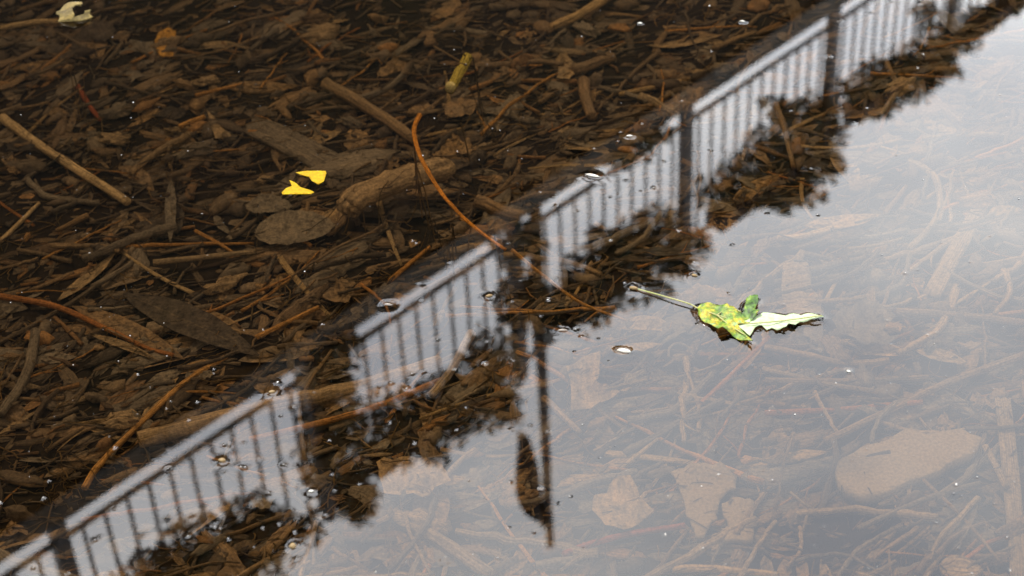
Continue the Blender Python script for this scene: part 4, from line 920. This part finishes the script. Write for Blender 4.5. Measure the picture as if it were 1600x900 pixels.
# dust on the surface
dust, SPK = [], []
for k in range(400):
    px, py = rng.uniform(-60, 1660), rng.uniform(-60, 960); p = at(px, py, .0004)
    r = .00028 + .0007 * rng.random() ** 3; st = 1 + 1.2 * rng.random() ** 2; a = rng.random() * 3.2
    V = np.array([(st, 0, 0), (0, 1, 0), (-st, 0, 0), (0, -1, 0), (.7, .7, .1), (0, 0, .8), (0, 0, -.5)])[[0, 1, 2, 3, 5, 6]] * r
    V = V @ np.array([[math.cos(a), math.sin(a), 0], [-math.sin(a), math.cos(a), 0], [0, 0, 1]]) + p
    dust.append((V, [(0, 1, 4), (1, 2, 4), (2, 3, 4), (3, 0, 4), (1, 0, 5), (2, 1, 5), (3, 2, 5), (0, 3, 5)], V[:, :2]))
    SPK.append((p[0], p[1], (.00002 + .16 * r) * (1 if rng.random() < .7 else -.8), .0010 + .9 * r))
for k in range(8):      # clusters of bubbles-like dimples
    px, py = rng.uniform(0, 1600), rng.uniform(0, 900)
    for _ in range(rng.integers(2, 5)):
        p = at(px + rng.normal(0, 9), py + rng.normal(0, 4), 0); SPK.append((p[0], p[1], rng.uniform(.00006, .0002), .0009))
o = thing('floating_dust', join(dust), 'dust', 'pale dust grains floating all over the water', 'dust', smooth=False); o['kind'] = 'stuff'

# ------------------------------------------------------------------ the water sheet, drawn up against what floats on it
pts = hull_coarse()
for x in np.arange(X0, X1, .02):
    for y in np.arange(Y0, Y1, .02): pts.append((x + .008 * rng.random(), y + .008 * rng.random()))
for (x, y, h, lam) in SPK:
    a0 = rng.random() * 6
    pts.append((x, y))
    for rr in (.8, 1.7, 2.7, 3.8, 5.2):
        n = 8
        pts += [(x + rr * lam * math.cos(a0 + 6.2832 * i / n), y + rr * lam * math.sin(a0 + 6.2832 * i / n)) for i in range(n)]
FP = []
for W, men in FLOAT:
    n = len(W); dense = []
    for i in range(n):
        a, b = W[i], W[(i + 1) % n]; m = max(1, int(np.linalg.norm(b - a) / .0022)); dense += [a + (b - a) * k / m for k in range(m)]
    dense = np.array(dense); FP.append((dense, men, [tuple(q) for q in W]))
    for off in (0, .001, .0024, .0042, .0065, .0095, .0125, .016):
        for i in range(len(dense)):
            tg = dense[(i + 1) % len(dense)] - dense[i - 1]; nr = np.array([tg[1], -tg[0]]) / (np.linalg.norm(tg) + 1e-9)
            for sg in ((1, -1) if off else (1,)): pts.append(tuple(dense[i] + nr * off * sg))
q_, uniq = {}, []
for p in pts:
    key = (round(p[0] / .0003), round(p[1] / .0003))
    if key not in q_: q_[key] = 1; uniq.append(p)
wvs, _, wfs, _, _, _ = delaunay_2d_cdt([Vector(p) for p in uniq], [], [], 0, 1e-8)
WV = np.array([(p[0], p[1], 0.0) for p in wvs])
sp = np.array(SPK)
near = (WV[:, 0] > X0) & (WV[:, 0] < X1) & (WV[:, 1] > Y0) & (WV[:, 1] < Y1)
idx = np.nonzero(near)[0]
for (x, y, h, lam) in SPK:
    d2 = (WV[idx, 0] - x) ** 2 + (WV[idx, 1] - y) ** 2; m = d2 < (2.9 * lam) ** 2
    WV[idx[m], 2] += h * np.exp(-d2[m] / (2 * lam ** 2)) * (1 - np.sqrt(d2[m]) / (2.9 * lam))
for dense, men, poly in FP:
    lo, hi = dense.min(0) - .03, dense.max(0) + .03
    m = idx[(WV[idx, 0] > lo[0]) & (WV[idx, 0] < hi[0]) & (WV[idx, 1] > lo[1]) & (WV[idx, 1] < hi[1])]
    for i in m:
        d = math.sqrt(((dense - WV[i, :2]) ** 2).sum(1).min()); ins = inside(poly, (WV[i, 0], WV[i, 1]))
        WV[i, 2] += (men * .7 * math.exp(-d / .0024) * max(0, 1 - d / .0118)) if not ins else min(men, .0003)
obj('water', mesh_of('water', (WV, [ccw(wvs, f) for f in wfs], WV[:, :2]), 'water'), kind='structure')
